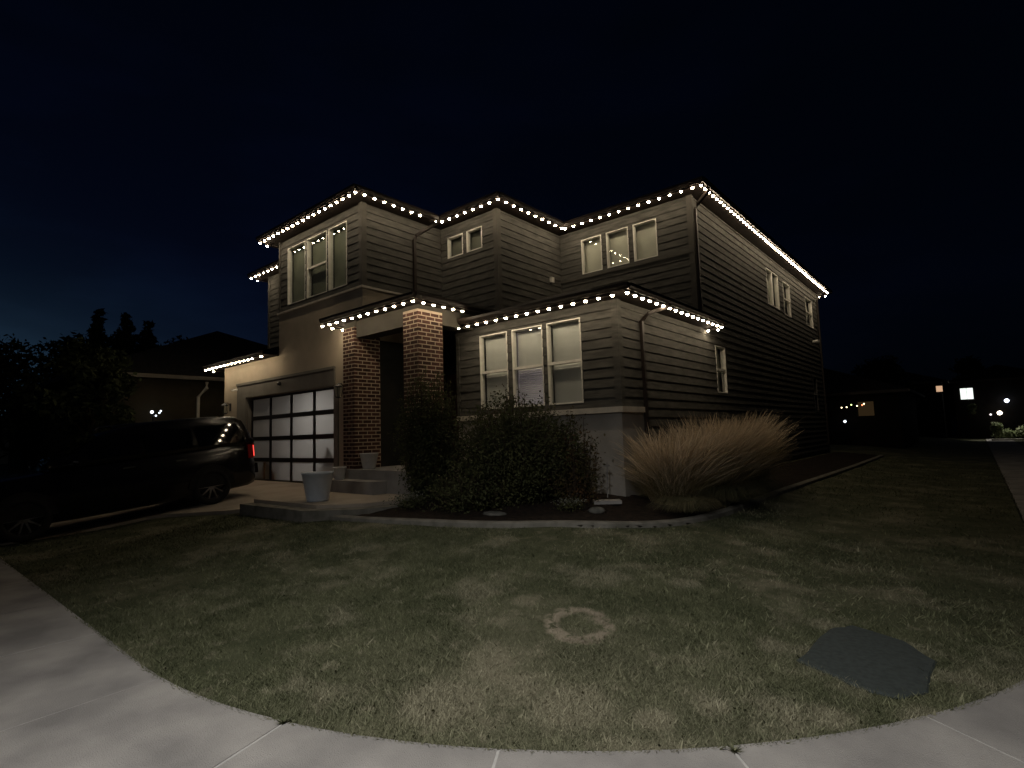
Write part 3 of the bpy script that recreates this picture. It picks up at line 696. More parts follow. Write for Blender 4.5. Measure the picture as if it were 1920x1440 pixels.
# ================================================================ eave lights
def bulb_mesh():
    mb = MB(); r = .030
    pr = [(r, 0), (r*.88, -.014), (r*.5, -.024), (.001, -.028)]
    mb.lathe(pr, n=10); me = bpy.data.meshes.new('bulb'); me.from_pydata(mb.v, [], mb.f); me.materials.append(BULB); me.update(); return me
BM = bulb_mesh()
def light_string(runs, label):
    """runs: list of (p, q, z, n, skip) - bulbs spread evenly from p to q"""
    p0 = runs[0][0]; t = empty('light_string', (p0[0], p0[1], runs[0][2]), 0, label, 'string lights', 'strings of warm white lights under the eaves')
    o = Vector((p0[0], p0[1], runs[0][2])); tr = MB()
    for p, q, z, n, skip in runs:
        P_, Q_ = Vector((*p, z))-o, Vector((*q, z))-o; d = (Q_-P_).normalized(); s = Vector((-d.y, d.x, 0))*.02
        A, B = P_-d*.05, Q_+d*.05
        i = len(tr.v); tr.v += [tuple(A+s), tuple(A-s), tuple(B-s), tuple(B+s)]+[tuple(v+Vector((0, 0, .028))) for v in (A+s, A-s, B-s, B+s)]
        for f in ((0, 1, 2, 3), (7, 6, 5, 4), (0, 4, 5, 1), (1, 5, 6, 2), (2, 6, 7, 3), (3, 7, 4, 0)): tr.f.append(tuple(i+k for k in f))
        for j in range(n):
            if j in skip: continue
            b = bpy.data.objects.new('bulb', BM); col.objects.link(b); b.parent = t
            b.location = P_.lerp(Q_, j/(n-1) if n > 1 else 0)+Vector((0, 0, -.004))
    tr.build('track', TRACK, t)
light_string([((-14.72, 6.84), (-10.16, 6.84), H2, 19, ()), ((-14.74, 7.05), (-14.74, 7.62), H2-.03, 2, ()), ((-10.13, 7.06), (-10.13, 9.22), H2, 9, (7,))], 'warm lights round the eave of the upper left corner room, above the tall triple window')
light_string([((-10.05, 9.34), (-8.12, 9.34), H2, 8, ()), ((-8.10, 9.60), (-8.10, 11.9), H2, 9, ())], 'warm lights round the eave of the middle block above the two small windows')
light_string([((-8.06, 12.0), (-4.52, 12.0), H2, 14, ())], 'warm lights along the upper right front eave above the row of three windows')
light_string([((-4.33, 12.02), (-4.33, 25.9), H2, 56, ()), ((-4.5, 26.38), (-4.72, 26.38), H2-.02, 2, ())], 'long line of lights along the upper right side eave falling away to the back')
light_string([((-18.2, 8.17), (-15.0, 8.17), H2, 12, ()), ((-18.24, 8.4), (-18.24, 9.1), H2-.03, 2, ())], 'short line of lights on the far left upper eave, half hidden behind the corner room')
light_string([((-18.36, 6.86), (-14.62, 6.86), H1, 15, (13,)), ((-18.38, 7.1), (-18.38, 7.7), H1-.03, 2, ())], 'warm lights along the low eave above the left end of the garage door')
light_string([((-11.22, 6.66), (-8.02, 6.66), HP, 12, ()), ((-11.2, 6.9), (-11.2, 7.17), HP-.02, 2, ()), ((-8.0, 6.9), (-8.0, 7.96), HP, 5, ())], 'warm lights round the porch eave above the two brick columns')
light_string([((-8.33, 8.17), (-4.58, 8.17), H1, 15, ())], 'warm lights along the low front eave above the ground floor triple window')
light_string([((-4.31, 8.2), (-4.31, 12.7), H1, 17, ()), ((-4.45, 12.86), (-4.66, 12.80), H1-.02, 2, ())], 'warm lights along the low side eave above the downspout, ending by the small window')

# room lamp behind the middle ground floor window
rl = empty('room_lamp', (-6.8, 10.2, 2.6), 0, 'lamp glowing behind the blind of the middle ground floor window', 'lamp')
MB().lathe([(.02, -.9), (.02, 0)], n=8).build('stand', DARKP, rl)
MB().lathe([(.16, 0), (.11, .22)], n=16).build('lamp_shade', mat('lamp_shade', (.7, .65, .6), .9, .1, (.6, .55, .5), 5, tr=.5), rl)
pl = bpy.data.lights.new('room_light', 'POINT'); pl.energy = 80; pl.color = (.93, .82, 1); pl.shadow_soft_size = .06
po = bpy.data.objects.new('room_light', pl); po.location = (0, 0, .1); po.parent = rl; col.objects.link(po)
rm = MB(); rm.box((-7.27, 8.772, 1.2), (-7.25, 11.5, 3.85)); rm.box((-6.39, 8.772, 1.2), (-6.37, 11.5, 3.85)); rm.box((-7.25, 11.5, 1.2), (-6.39, 11.52, 3.85)); rm.box((-7.25, 8.772, 3.85), (-6.39, 11.5, 3.87)); rm.box((-7.25, 8.772, 1.18), (-6.39, 11.5, 1.2))
hpart(rm, 'room_interior', WALLIN)

# ================================================================ fixtures on the wall
def lantern(x, z, label):
    t = empty('wall_lantern', (x, Yg, z), 0, label, 'wall lantern', 'unlit wall lanterns beside the garage door')
    MB().box((-.06, -.02, -.12), (.06, 0, .12)).build('back_plate', DARKP, t)
    MB().tube([(0, -.02, .05), (0, -.10, .14), (0, -.17, .12)], .012).build('arm', DARKP, t)
    mb = MB()
    for sx in (-1, 1):
        for sy in (-1, 1): mb.tube([(sx*.05, -.17+sy*.05, -.18), (sx*.075, -.17+sy*.075, .06)], .008, n=4)
    mb.lathe([(.0, .15), (.03, .12), (.115, .06), (.115, .05)], (0, -.17, 0), n=4); mb.lathe([(.075, -.18), (.075, -.2), (.0, -.22)], (0, -.17, 0), n=4); mb.build('cage', DARKP, t)
    MB().lathe([(.055, -.175), (.09, .05)], (0, -.17, 0), n=4).build('lantern_glass', GLASS, t)
lantern(-17.55, 2.70, 'unlit black lantern on the stucco left of the garage door')
lantern(-11.32, 2.78, 'unlit black lantern between the garage door and the brick column')
t = empty('security_camera', (-17.0, Yg-.05, 3.2), 0, 'small pale security camera at the top left of the garage surround', 'camera')
MB().box((-.03, -.03, -.03), (.03, 0, .03)).build('bracket', WHITE, t); MB().tube([(0, -.03, 0), (-.10, -.12, -.02)], .03).build('housing', WHITE, t)
t = empty('security_camera', (-14.35, Yg-.05, 3.17), 0, 'small dark round camera centred above the garage door', 'camera')
MB().lathe([(.055, 0), (.055, -.03), (.04, -.06), (0, -.075)], n=16, axis='y').build('housing', DARKP, t, True); MB().lathe([(.022, -.07), (0, -.082)], n=12, axis='y').build('lens', BRONZE, t)
t = empty('security_camera', (Xs+.03, 24.3, 4.9), 0, 'small white camera high on the back of the long side wall', 'camera')
MB().box((0, -.04, -.04), (.04, .04, .04)).build('bracket', WHITE, t); MB().tube([(.04, 0, 0), (.24, -.1, -.02)], .06).build('housing', WHITE, t)

# ================================================================ planters
def planter(x, y, z, r0, r1, h, label, m_=POTW):
    t = empty('planter', (x, y, z), 0, label, 'planter', 'white planters by the front steps')
    MB().lathe([(0, .0), (r0, 0), (r0*1.04, .03), (r1*.97, h*.93), (r1, h*.94), (r1, h), (r1*.92, h), (r1*.90, h*.85)], n=32).build('pot', m_, t, True)
    MB().lathe([(r1*.91, h*.87), (0, h*.88)], n=24).build('soil', SOIL, t)
planter(-9.36, 5.46, .495, .19, .285, .52, 'largest white planter, standing on the walk in front of the garage door', mat('bluish_glaze', (.62, .68, .76), .4, .5, (.54, .6, .68), 6, bump=.15))
planter(-10.58, 6.69, .745, .10, .145, .27, 'smallest white planter, on the lower step before the left brick column')
planter(-10.12, 7.12, PF, .13, .20, .34, 'middle sized white planter, on the porch floor beside the left brick column')

# ================================================================ utility cover in the lawn
cb = MB(); cz = [gzf(x, y) for x, y in COVER]; zc_ = sum(cz)/len(cz)
COVM = mat('cover_plastic', (.05, .06, .058), .85, .15, (.038, .046, .044), 30, 8, bump=.15)
n = len(COVER); cxm = sum(p[0] for p in COVER)/n; cym = sum(p[1] for p in COVER)/n
ringsC = []
COVER = [(x+rng.uniform(-.012, .012), y+rng.uniform(-.012, .012)) for (x0, y0), (x1, y1) in zip(COVER, COVER[1:]+COVER[:1]) for q in (0, .25, .5, .75) for x, y in ((x0+(x1-x0)*q, y0+(y1-y0)*q),)]; n = len(COVER)
for k_, zz in ((1.0, -.03), (1.0, .004), (.97, .014), (.5, .018)):
    ringsC.append(len(cb.v)); cb.v += [(cxm+(x-cxm)*k_, cym+(y-cym)*k_, gzf(x, y)*(.3+.7*k_)+zc_*(.7-.7*k_)+zz) for x, y in COVER]
for a, b in zip(ringsC, ringsC[1:]):
    for j in range(n): cb.f.append((a+j, a+(j+1) % n, b+(j+1) % n, b+j))
cb.f.append(tuple(ringsC[-1]+j for j in range(n)))
tag(cb.build('utility_cover', COVM), 'flat dark blue grey cover set in the lawn near the sidewalk corner', 'cover')

# ================================================================ plants
def leaf_mat(name, c, c2, island=.4): return mat(name, c, .75, .2, c2, 2.5, 3, island=island, tr=.25)
LEAF = leaf_mat('dark_shrub_leaf', (.055, .062, .028), (.085, .088, .036)); LEAFR = leaf_mat('reddish_shrub_leaf', (.05, .05, .018), (.09, .045, .022))
BARK = mat('bark', (.06, .045, .03), .95, .1, (.035, .027, .02), 15, bump=.8)
STRAW = leaf_mat('dry_grass_stem', (.46, .38, .26), (.36, .29, .19), .35); PLUME = leaf_mat('grass_plume', (.60, .49, .35), (.42, .33, .23), .4); GREENB = leaf_mat('green_grass_leaf', (.17, .15, .07), (.24, .19, .095))
def leaves(P_, size, flat=0):
    """P_: n x 3 centres; a kinked leaf of 4 verts each"""
    n = len(P_); a = nr.randn(n, 3); a /= np.linalg.norm(a, axis=1)[:, None]; b = nr.randn(n, 3); b -= (a*b).sum(1)[:, None]*a; b /= np.linalg.norm(b, axis=1)[:, None]
    s = (size*nr.uniform(.6, 1.4, n))[:, None]; c = np.cross(a, b)
    return np.stack([P_-a*s, P_+b*s*.42+c*s*.15, P_+a*s, P_-b*s*.42+c*s*.15], 1).reshape(-1, 3)
def crown(n, clumps, spread):
    """points gathered into clumps; clumps = (x,y,z,r)"""
    cl = np.array(clumps); wgt = cl[:, 3]**2; k = nr.choice(len(cl), n, p=wgt/wgt.sum())
    d = nr.randn(n, 3); d /= np.linalg.norm(d, axis=1)[:, None]; r = cl[k, 3]*nr.uniform(.25, 1, n)**.5*(1+.18*nr.randn(n))
    return cl[k, :3]+d*r[:, None]*np.array(spread)
def shrub(name, loc, ell, ntw, nl, size, m_, label, cat='shrub', group=None, zoff=.5):
    """ell = (rx, ry, h). twigs from the base, leaves gathered round them"""
    t = empty(name, loc, 0, label, cat, group); rx, ry, h = ell; mb = MB(); pts = []
    for i in range(ntw):
        a = rng.uniform(0, 2*math.pi); q = math.sqrt(rng.uniform(.02, 1)); ph = rng.uniform(.1, 1.0)
        zt = h*(.30+.70*math.sqrt(max(0, 1-q*q*.92))*rng.uniform(.86, 1.04))*(.45+.55*ph) if i % 3 else h*(.30+.70*math.sqrt(max(0, 1-q*q*.92)))*rng.uniform(.97, 1.10)
        tip = Vector((math.cos(a)*rx*q, math.sin(a)*ry*q, zt)); mid = Vector((tip.x*.55+rng.uniform(-.1, .1), tip.y*.55+rng.uniform(-.1, .1), zt*.5))
        base = Vector((tip.x*.15, tip.y*.15, 0)); mb.tube([base, mid, tip], [.012, .008, .003], n=4, cap=False)
        m2 = max(3, nl//ntw)
        for j in range(m2):
            u = rng.uniform(.15, 1.03); p = base.lerp(mid, u*2) if u < .5 else mid.lerp(tip, u*2-1)
            sp = .05+.10*(1.1-u); pts.append((p.x+rng.gauss(0, sp), p.y+rng.gauss(0, sp), max(.02, p.z+rng.gauss(0, sp*.8))))
    mb.build('stems', BARK, t)
    V = leaves(np.array(pts), size); np_mesh('foliage', V, np.arange(len(V)).reshape(-1, 4), m_, t, k=4); return t
shrub('shrub', (-7.72, 6.75, .40), (.70, .6, 2.28), 190, 22000, .030, LEAF, 'tall narrow dark shrub standing against the right brick column')
shrub('shrub', (-6.0, 7.15, .40), (1.36, 1.0, 1.74), 300, 38000, .030, LEAF, 'broad dark shrub in front of the ground floor triple window')
shrub('shrub', (-6.35, 6.35, .36), (.8, .6, .75), 110, 6000, .026, LEAF, 'low dark mounded shrub at the front of the mulch bed')
shrub('shrub', (-4.95, 7.35, .42), (.42, .4, 1.45), 60, 2600, .028, LEAFR, 'reddish open twiggy shrub at the right edge of the broad dark shrub')
shrub('shrub', (-6.55, 7.55, .42), (.75, .55, 1.98), 60, 2600, .028, LEAFR, 'reddish twigs rising in front of the middle ground floor window')
# small pale flowering plants
PET = mat('pale_petal', (.20, .20, .165), .8, .2, (.15, .155, .12), 9, tr=.2)
def lowplant(x, y, r, h, n_, label):
    t = empty('flowering_plant', (x, y, gzf(x, y)+.02), 0, label, 'plant', 'low pale flowering plants in the bed')
    q = nr.randn(n_, 3)*np.array([r*.5, r*.5, h*.25])+np.array([0, 0, h*.6]); q[:, 2] = np.abs(q[:, 2])
    V = leaves(q, .022); np_mesh('foliage', V, np.arange(len(V)).reshape(-1, 4), LEAF, t, k=4)
    q = nr.randn(n_//2, 3)*np.array([r*.5, r*.5, h*.15])+np.array([0, 0, h]); V = leaves(q, .016); np_mesh('flowers', V, np.arange(len(V)).reshape(-1, 4), PET, t, k=4)
lowplant(-7.35, 5.95, .28, .22, 500, 'pale flowers low under the tall narrow shrub')
lowplant(-4.65, 6.75, .22, .16, 300, 'pale flowers low at the right end of the broad shrub')
# ornamental grass
def ograss(x, y, r, h, lean, n_, label):
    t = empty('ornamental_grass', (x, y, gzf(x, y)+.01), 0, label, 'ornamental grass', 'clumps of tall straw coloured ornamental grass')
    def ribs(n, hh, w0, top, seg, hmin=.7, la=1.0):
        a = nr.uniform(0, 2*np.pi, n); rr = r*.5*np.sqrt(nr.rand(n)); bx_, by_ = np.cos(a)*rr, np.sin(a)*rr
        H_ = hh*nr.uniform(hmin, 1.05, n); out_ = nr.uniform(.1, 1, n)*r*la; a2 = a+nr.randn(n)*.8
        lk_ = nr.uniform(-.25, .95, n); dx, dy = np.cos(a2)*out_+lean[0]*H_*lk_, np.sin(a2)*out_+lean[1]*H_*lk_; wa = nr.uniform(0, np.pi, n); V = []; wv = nr.rand(3, n)*2-1; dr_ = nr.uniform(.02, .28, n)
        for i in range(seg+1):
            s = i/seg; ww = top(s)*w0*nr.uniform(.7, 1.3, n); px = bx_+dx*s**1.6+wv[0]*np.sin(s*5+wv[2]*6)*.05; py = by_+dy*s**1.6+wv[1]*np.sin(s*4+wv[2]*9)*.05; pz = H_*(s-dr_*s**4*la)
            V.append(np.stack([px-np.cos(wa)*ww, py-np.sin(wa)*ww, pz], -1)); V.append(np.stack([px+np.cos(wa)*ww, py+np.sin(wa)*ww, pz], -1))
        V = np.stack(V, 1); k = 2*(seg+1); f = []
        base = np.arange(n)[:, None]*k
        for i in range(seg): f.append(base+np.array([2*i, 2*i+1, 2*i+3, 2*i+2]))
        return V.reshape(-1, 3), np.stack(f, 1).reshape(-1, 4)
    V, f = ribs(int(n_*2), h*.68, .0045, lambda s: 1-s*.85, 4, .3, 1.3); np_mesh('leaves', V, f, GREENB, t, k=4)
    V, f = ribs(n_, h*.82, .0026, lambda s: 1-s*.3, 5, .45, 1.0); np_mesh('stems', V, f, STRAW, t, k=4)
    V, f = ribs(int(n_*1.9), h, .0055, lambda s: 0.16 if s < .6 else (1.0 if s < .95 else .2), 9, .42, 1.1); np_mesh('plumes', V, f, PLUME, t, k=4)
ograss(-3.92, 8.8, .74, 1.36, (.2, .15), 1300, 'front left clump of straw coloured grass beside the downspout')
ograss(-3.72, 9.7, .74, 1.5, (.22, .22), 1400, 'middle clump of straw coloured grass below the lit side wall')
ograss(-3.78, 10.8, .74, 1.6, (.25, .25), 1300, 'rear right clump of straw coloured grass by the small side window')
ograss(-3.9, 12.1, .7, 1.6, (.25, .25), 1000, 'rearmost clump of straw coloured grass, half hidden behind the others')
# low grey-green spreading plants at the curb
GREEND = leaf_mat('olive_grass_leaf', (.09, .09, .05), (.14, .125, .07))
def tuft(x, y, r, h, n_, label):
    t = empty('low_grass_tuft', (x, y, gzf(x, y)+.01), 0, label, 'plant', 'low trailing grass tufts by the bed edging')
    a = nr.uniform(0, 6.28, n_); L_ = r*nr.uniform(.5, 1.1, n_); V = []
    wa = a+np.pi/2
    for s in (0, .35, .7, 1):
        px, py = np.cos(a)*L_*s, np.sin(a)*L_*s; pz = h*np.sin(s*2.6)*nr.uniform(.8, 1, n_)+.01; ww = .004*(1.1-s)
        V.append(np.stack([px-np.cos(wa)*ww, py-np.sin(wa)*ww, pz], -1)); V.append(np.stack([px+np.cos(wa)*ww, py+np.sin(wa)*ww, pz], -1))
    V = np.stack(V, 1).reshape(-1, 3); b_ = np.arange(n_)[:, None]*8; f = np.stack([b_+np.array([2*i, 2*i+1, 2*i+3, 2*i+2]) for i in range(3)], 1).reshape(-1, 4)
    np_mesh('leaves', V, f, GREEND, t, k=4)
tuft(-3.35, 7.9, .6, .30, 1100, 'low tuft of grass spilling over the right bend of the bed edging')
tuft(-3.2, 9.1, .75, .40, 1500, 'low tuft of grass at the feet of the tall straw grass')
tuft(-3.3, 10.4, .7, .4, 1500, 'low tuft of grass behind the tall straw grass')

# garden stake, rocks, utility pedestal
t = empty('garden_stake', (-4.9, 8.25, .45), 0, 'thin pale stake in the bed in front of the stucco base', 'stake')
MB().tube([(0, 0, 0), (.02, .0, .62)], .010, n=6).build('stake_post', CONC, t); MB().box((-.05, -.01, .55), (.06, .01, .58)).build('crossbar', CONC, t)
ROCK = mat('rock', (.14, .135, .12), .9, .1, (.08, .08, .07), 6, bump=.8)
def rock(x, y, s, label, cat='rock'):
    mb = MB(); mb.lathe([(.001, -.05), (.8, -.04), (1, .2), (.85, .5), (.45, .68), (.001, .7)], n=9)
    mb.v = [(x_*s[0]*rng.uniform(.85, 1.15), y_*s[1]*rng.uniform(.85, 1.15), z_*s[2]) for x_, y_, z_ in mb.v]
    o = mb.build('rock', ROCK, None, True, (x, y, gzf(x, y)+.02)); return tag(o, label, cat, 'rocks in the mulch bed')
rock(-5.6, 6.15, (.22, .13, .07), 'flat pale rock under the middle of the broad shrub')
rock(-4.35, 7.0, (.14, .12, .12), 'rounded rock beside the splash block')
t = tag(MB().box((-.22, -.11, 0), (.22, .11, .05)).build('splash_block', CONC), 'pale rectangular concrete splash block in front of the stucco corner', 'splash block'); t.location = (-4.62, 7.75, gzf(-4.62, 7.75)+.03); t.rotation_euler = (0, 0, .7)
t = empty('utility_box', (-4.25, 14.6, gzf(-4.25, 14.6)), 0, 'low pale utility box by the side wall behind the straw grass', 'utility box')
MB().box((-.18, -.22, 0), (.18, .22, .62)).build('body', CONC, t); MB().prism([(-.2, -.24), (.2, -.24), (.2, .24), (-.2, .24)], .62, .66).build('lid', CONC, t)

# ================================================================ SUV on the driveway
car = empty('suv', (-13.39, 4.85, dz(4.85)), 0, 'black suv parked on the driveway with its rear to the garage', 'car')
car.rotation_euler = (0, R(5.4), R(-90))
PAINT = mat('black_car_paint', (.004, .004, .006), .2, .4, (.005, .005, .006), 2, coat=.05)
CGL = mat('dark_car_glass', (.004, .004, .005), .03, .6, (.003, .003, .004), 2)
TYRE = mat('tyre_rubber', (.015, .015, .015), .85, .2, (.01, .01, .01), 8); RIM = mat('alloy', (.22, .22, .23), .35, .5, (.42, .42, .44), 5, metal=1); CHR = mat('chrome', (.7, .7, .7), .15, .5, (.6, .6, .6), 5, metal=1)
# lower body loft: (x, half width, z bottom, z belt)
stn = [(-1.00, .80, .48, .98), (-.96, .90, .42, 1.14), (-.80, .965, .38, 1.17), (-.4, .99, .36, 1.18), (.2, .995, .34, 1.17), (1.0, .995, .33, 1.15), (2.0, .995, .33, 1.13), (2.6, .99, .34, 1.10), (3.2, .98, .36, 1.06), (3.7, .93, .38, 1.0), (3.9, .85, .42, .92), (3.98, .72, .48, .8)]
mb = MB(); rg = []
for x, hw, zb, zt in stn:
    zb -= .12
    pr = [(0, zb), (hw*.86, zb), (hw*.965, zb+.10), (hw, zb+(zt-zb)*.45), (hw*.985, zb+(zt-zb)*.80), (hw*.93, zt-.02), (hw*.86, zt), (0, zt+.03)]
    full = pr+[(-a, b) for a, b in reversed(pr[1:-1])]; rg.append(len(mb.v)); mb.v += [(x, a, b) for a, b in full]
k = len(full)
for a, b in zip(rg, rg[1:]):
    for j in range(k): mb.f.append((a+j, a+(j+1) % k, b+(j+1) % k, b+j))
mb.f.append(tuple(rg[0]+j for j in range(k))); mb.f.append(tuple(rg[-1]+j for j in range(k-1, -1, -1)))
body = mb.build('body', PAINT, car, True)
def cabin(scale, z_in, name, m_, xs0):
    mb = MB(); rg = []
    for x, hb, ht, zt in xs0:
        pr = [(0, 1.13), (hb*scale, 1.13), (hb*scale*.985, 1.3), (ht*scale, zt-z_in-.05), (ht*scale*.93, zt-z_in), (0, zt-z_in+.02)]
        full = pr+[(-a, b) for a, b in reversed(pr[1:-1])]; rg.append(len(mb.v)); mb.v += [(x, a, b) for a, b in full]
    k = len(full)
    for a, b in zip(rg, rg[1:]):
        for j in range(k): mb.f.append((a+j, a+(j+1) % k, b+(j+1) % k, b+j))
    mb.f.append(tuple(rg[0]+j for j in range(k))); mb.f.append(tuple(rg[-1]+j for j in range(k-1, -1, -1)))
    return mb.build(name, m_, car, True)
cab = [(-.985, .89, .84, 1.22), (-.93, .90, .79, 1.48), (-.82, .905, .75, 1.72), (-.62, .905, .73, 1.82), (.2, .91, .71, 1.85), (1.2, .91, .69, 1.80), (1.7, .91, .68, 1.70), (2.2, .90, .72, 1.42), (2.62, .86, .80, 1.17)]
cabin(1, 0, 'cabin', PAINT, cab)
for s in (1, -1):
    for (x0, x1, x2, x3) in ((-.78, .18, .18, -.66), (.28, 1.12, 1.12, .28), (1.22, 2.2, 1.70, 1.22)):
        zb_, zt_ = 1.24, 1.66
        def yy_(z): return s*(.900-(z-1.24)*.28+.016)
        MB().face([(x0, yy_(zb_), zb_), (x1, yy_(zb_), zb_), (x2, yy_(zt_), zt_), (x3, yy_(zt_), zt_)]).build('side_window', CGL, car)
    MB().tube([(-.4, s*.66, 1.80), (-.3, s*.67, 1.84), (1.5, s*.66, 1.84), (1.6, s*.65, 1.78)], .016).build('roof_rail', CHR, car)
    m_ = MB().prism([(2.1, s*.93), (2.28, s*.93), (2.24, s*1.14), (2.12, s*1.14)], 1.17, 1.33).build('door_mirror', PAINT, car)
    for xh in (.45, 1.35): MB().box((xh, s*.985-.012, 1.0), (xh+.2, s*.985+.02, 1.03)).build('door_handle', CHR, car)
MB().face([(-.992, -.74, 1.26), (-.992, .74, 1.26), (-.86, .66, 1.68), (-.86, -.66, 1.68)]).build('rear_window', CGL, car)
MB().face([(2.62, -.76, 1.20), (2.62, .76, 1.20), (1.80, .60, 1.69), (1.80, -.60, 1.69)]).build('windscreen', CGL, car)
TL = emit('tail_light_glow', (1, .06, .045), 2.6)
LENS = mat('tail_light_lens', (.25, .01, .01), .15, .5, (.2, .008, .008), 6)
for s in (1, -1):
    b = MB().prism([(-1.0, s*.77), (-.94, s*.925), (-.80, s*.975), (-.80, s*.90), (-.90, s*.74)], .86, 1.16).build('tail_light', LENS, car)
    MB().prism([(-1.006, s*.79), (-.955, s*.925), (-.93, s*.925), (-.98, s*.79)], .89, 1.13).build('light_strip', TL, b)
    MB().prism([(3.70, s*.90), (3.96, s*.70), (3.80, s*.60), (3.6, s*.80)], .74, .86).build('headlight', CGL, car)
MB().box((-1.06, -.82, .50), (-.97, .82, .72)).build('rear_bumper', PAINT, car)
MB().box((-1.075, -.45, .505), (-1.06, .45, .53)).build('bumper_trim', CHR, car)
MB().box((-1.03, -.26, .80), (-1.0, .26, .92)).build('number_plate', WHITE, car)
def wheel(x, s):
    t = bpy.data.objects.new('wheel', None); col.objects.link(t); t.parent = car; t.location = (x, s*.88, .385)
    w0 = MB().lathe([(.24, -.12), (.35, -.12), (.382, -.09), (.385, 0), (.382, .09), (.35, .12), (.27, .12), (.26, .09)], n=32, axis='y').build('tyre', TYRE, t, True)
    mb = MB(); mb.lathe([(.27, s*.11), (.265, s*.085), (.25, s*.03)], n=32, axis='y')
    for i in range(10):
        a = 2*math.pi*i/10; c, s_ = math.cos(a), math.sin(a)
        mb.tube([(c*.05, s*.075, s_*.05), (c*.16, s*.095, s_*.16), (c*.262, s*.09, s_*.262)], [.026, .018, .016], n=4)
    mb.lathe([(.06, s*.05), (.055, s*.10), (0, s*.105)], n=16, axis='y'); mb.build('rim', RIM, t, False)
    MB().lathe([(.25, s*.02), (0, s*.02)], n=24, axis='y').build('hub', DARKP, t)
for x in (0, 3.0):
    for s in (1, -1): wheel(x, s)
    for s in (1, -1):
        # dark wheel arch
        mb = MB()
        for i in range(9):
            a0, a1 = math.pi*i/9, math.pi*(i+1)/9
            mb.face([(x+math.cos(a0)*.40, s*.998, .385+math.sin(a0)*.40), (x+math.cos(a1)*.40, s*.998, .385+math.sin(a1)*.40), (x+math.cos(a1)*.46, s*1.006, .385+math.sin(a1)*.46), (x+math.cos(a0)*.46, s*1.006, .385+math.sin(a0)*.46)])
        mb.face([(x+math.cos(math.pi*i/12)*.40, s*.9985, .385+math.sin(math.pi*i/12)*.40) for i in range(13)])
        mb.build('wheel_arch', TYRE, car)

# ================================================================ neighbours, trees, far lights
DWALL = mat('neighbour_wall', (.042, .035, .023), .9, .1, (.033, .028, .018), 2); DARKW = mat('dark_house_wall', (.014, .012, .011), .9, .1, (.010, .009, .008), 2); DROOF = mat('neighbour_roof', (.03, .028, .028), .95, .1, (.02, .02, .02), 5)
PALE2 = mat('dull_gutter', (.15, .135, .115), .8, .2, (.18, .165, .14), 4)
PALE = mat('pale_fascia', (.5, .47, .40), .8, .2, (.42, .4, .34), 4)
def nhouse(name, x0, x1, y0, y1, z0, z1, label, gable=None, over=.45, slope=.45, wall=DWALL, grp='neighbouring houses'):
    t = empty(name, (0, 0, 0), 0, label, 'house', grp)
    MB().box((x0, y0, z0), (x1, y1, z1)).build('wall', wall, t)
    mb = MB()
    if gable: 
        zt = z1+slope*(y1-y0)/2; ym = (y0+y1)/2
        mb.face([(x0-over, y0-over, z1-.1), (x1+over, y0-over, z1-.1), (x1+over, ym, zt), (x0-over, ym, zt)]); mb.face([(x0-over, y1+over, z1-.1), (x1+over, y1+over, z1-.1), (x1+over, ym, zt), (x0-over, ym, zt)])
        g_ = MB()
        for xx in (x0+.01, x1-.01): g_.face([(xx, y0, z1), (xx, y1, z1), (xx, ym, zt-.15)])
        g_.build('gable', wall, t)
    else: hip(mb, x0-over, x1+over, y0-over, y1+over, z1+.02, slope)
    mb.build('roof', DROOF, t)
    f = MB(); o = over
    for a, b in (((x0-o, y0-o-.03), (x1+o, y0-o)), ((x0-o-.03, y0-o), (x0-o, y1+o)), ((x0-o, y1+o), (x1+o, y1+o+.03))): f.box((*a, z1-.14), (*b, z1+.01))
    f.build('fascia', BRONZE, t); MB().box((x1+o, y0-o, z1-.13), (x1+o+.05, y1+o, z1)).build('gutter', PALE2, t); return t
nl_ = nhouse('house', -36, -21.4, 4.6, 17, -.2, 4.0, 'low tan house beyond the garage with a pale gutter and downspout')
MB().tube([(-21.0, 7.9, 3.82), (-21.0, 7.9, 3.6), (-21.35, 7.75, 3.3), (-21.35, 7.75, .6)], .06, n=4).build('downspout', PALE, nl_)
MB().box((-21.395, 6.1, 1.0), (-21.36, 7.4, 2.4)).build('window', CGL, nl_)
nhouse('house', -75, -62, 5.5, 12, -.5, 3.2, 'far gabled house low on the left skyline, coloured pale as if lit', True, wall=PALE)  # pale wall colour stands in for distant light on the gables
nr_ = nhouse('house', -13, -2.9, 34, 44, -.2, 3.25, 'dark hipped house behind the right side with a string of small lights at its patio', slope=.4, wall=DARKW)
WIN1 = emit('lit_window_dim', (1, .62, .28), .022)
pane_ = MB().box((-4.72, 33.96, 1.98), (-4.02, 33.99, 2.72)).build('lit_window', WIN1, nr_)
MB().box((-4.80, 33.93, 1.92), (-4.73, 33.98, 2.78)).build('window_frame', DROOF, pane_)
fl = empty('light_string', (-5.2, 33.2, 2.5), 0, 'small coloured patio lights in front of the dark house on the right', 'string lights')
FB = [emit('patio_bulb_warm', (1, .8, .45), 5), emit('patio_bulb_red', (1, .25, .12), 5), emit('patio_bulb_green', (.7, 1, .3), 4)]
MB().tube([(-.2, 0, .02), (.5, 0, -.03), (1.1, 0, .08)], .006, n=4).build('cable', DROOF, fl)
for i, (dx, zz, k_) in enumerate(((-.15, -.02, 0), (.08, -.01, 0), (.30, .10, 2), (.55, .03, 0), (.78, .06, 1), (.86, .12, 0))):
    MB().lathe([(.001, -.035), (.03, -.02), (.03, .02), (.001, .035)], n=8).build('bulb', FB[k_], fl, loc=(dx, 0, zz-.03))
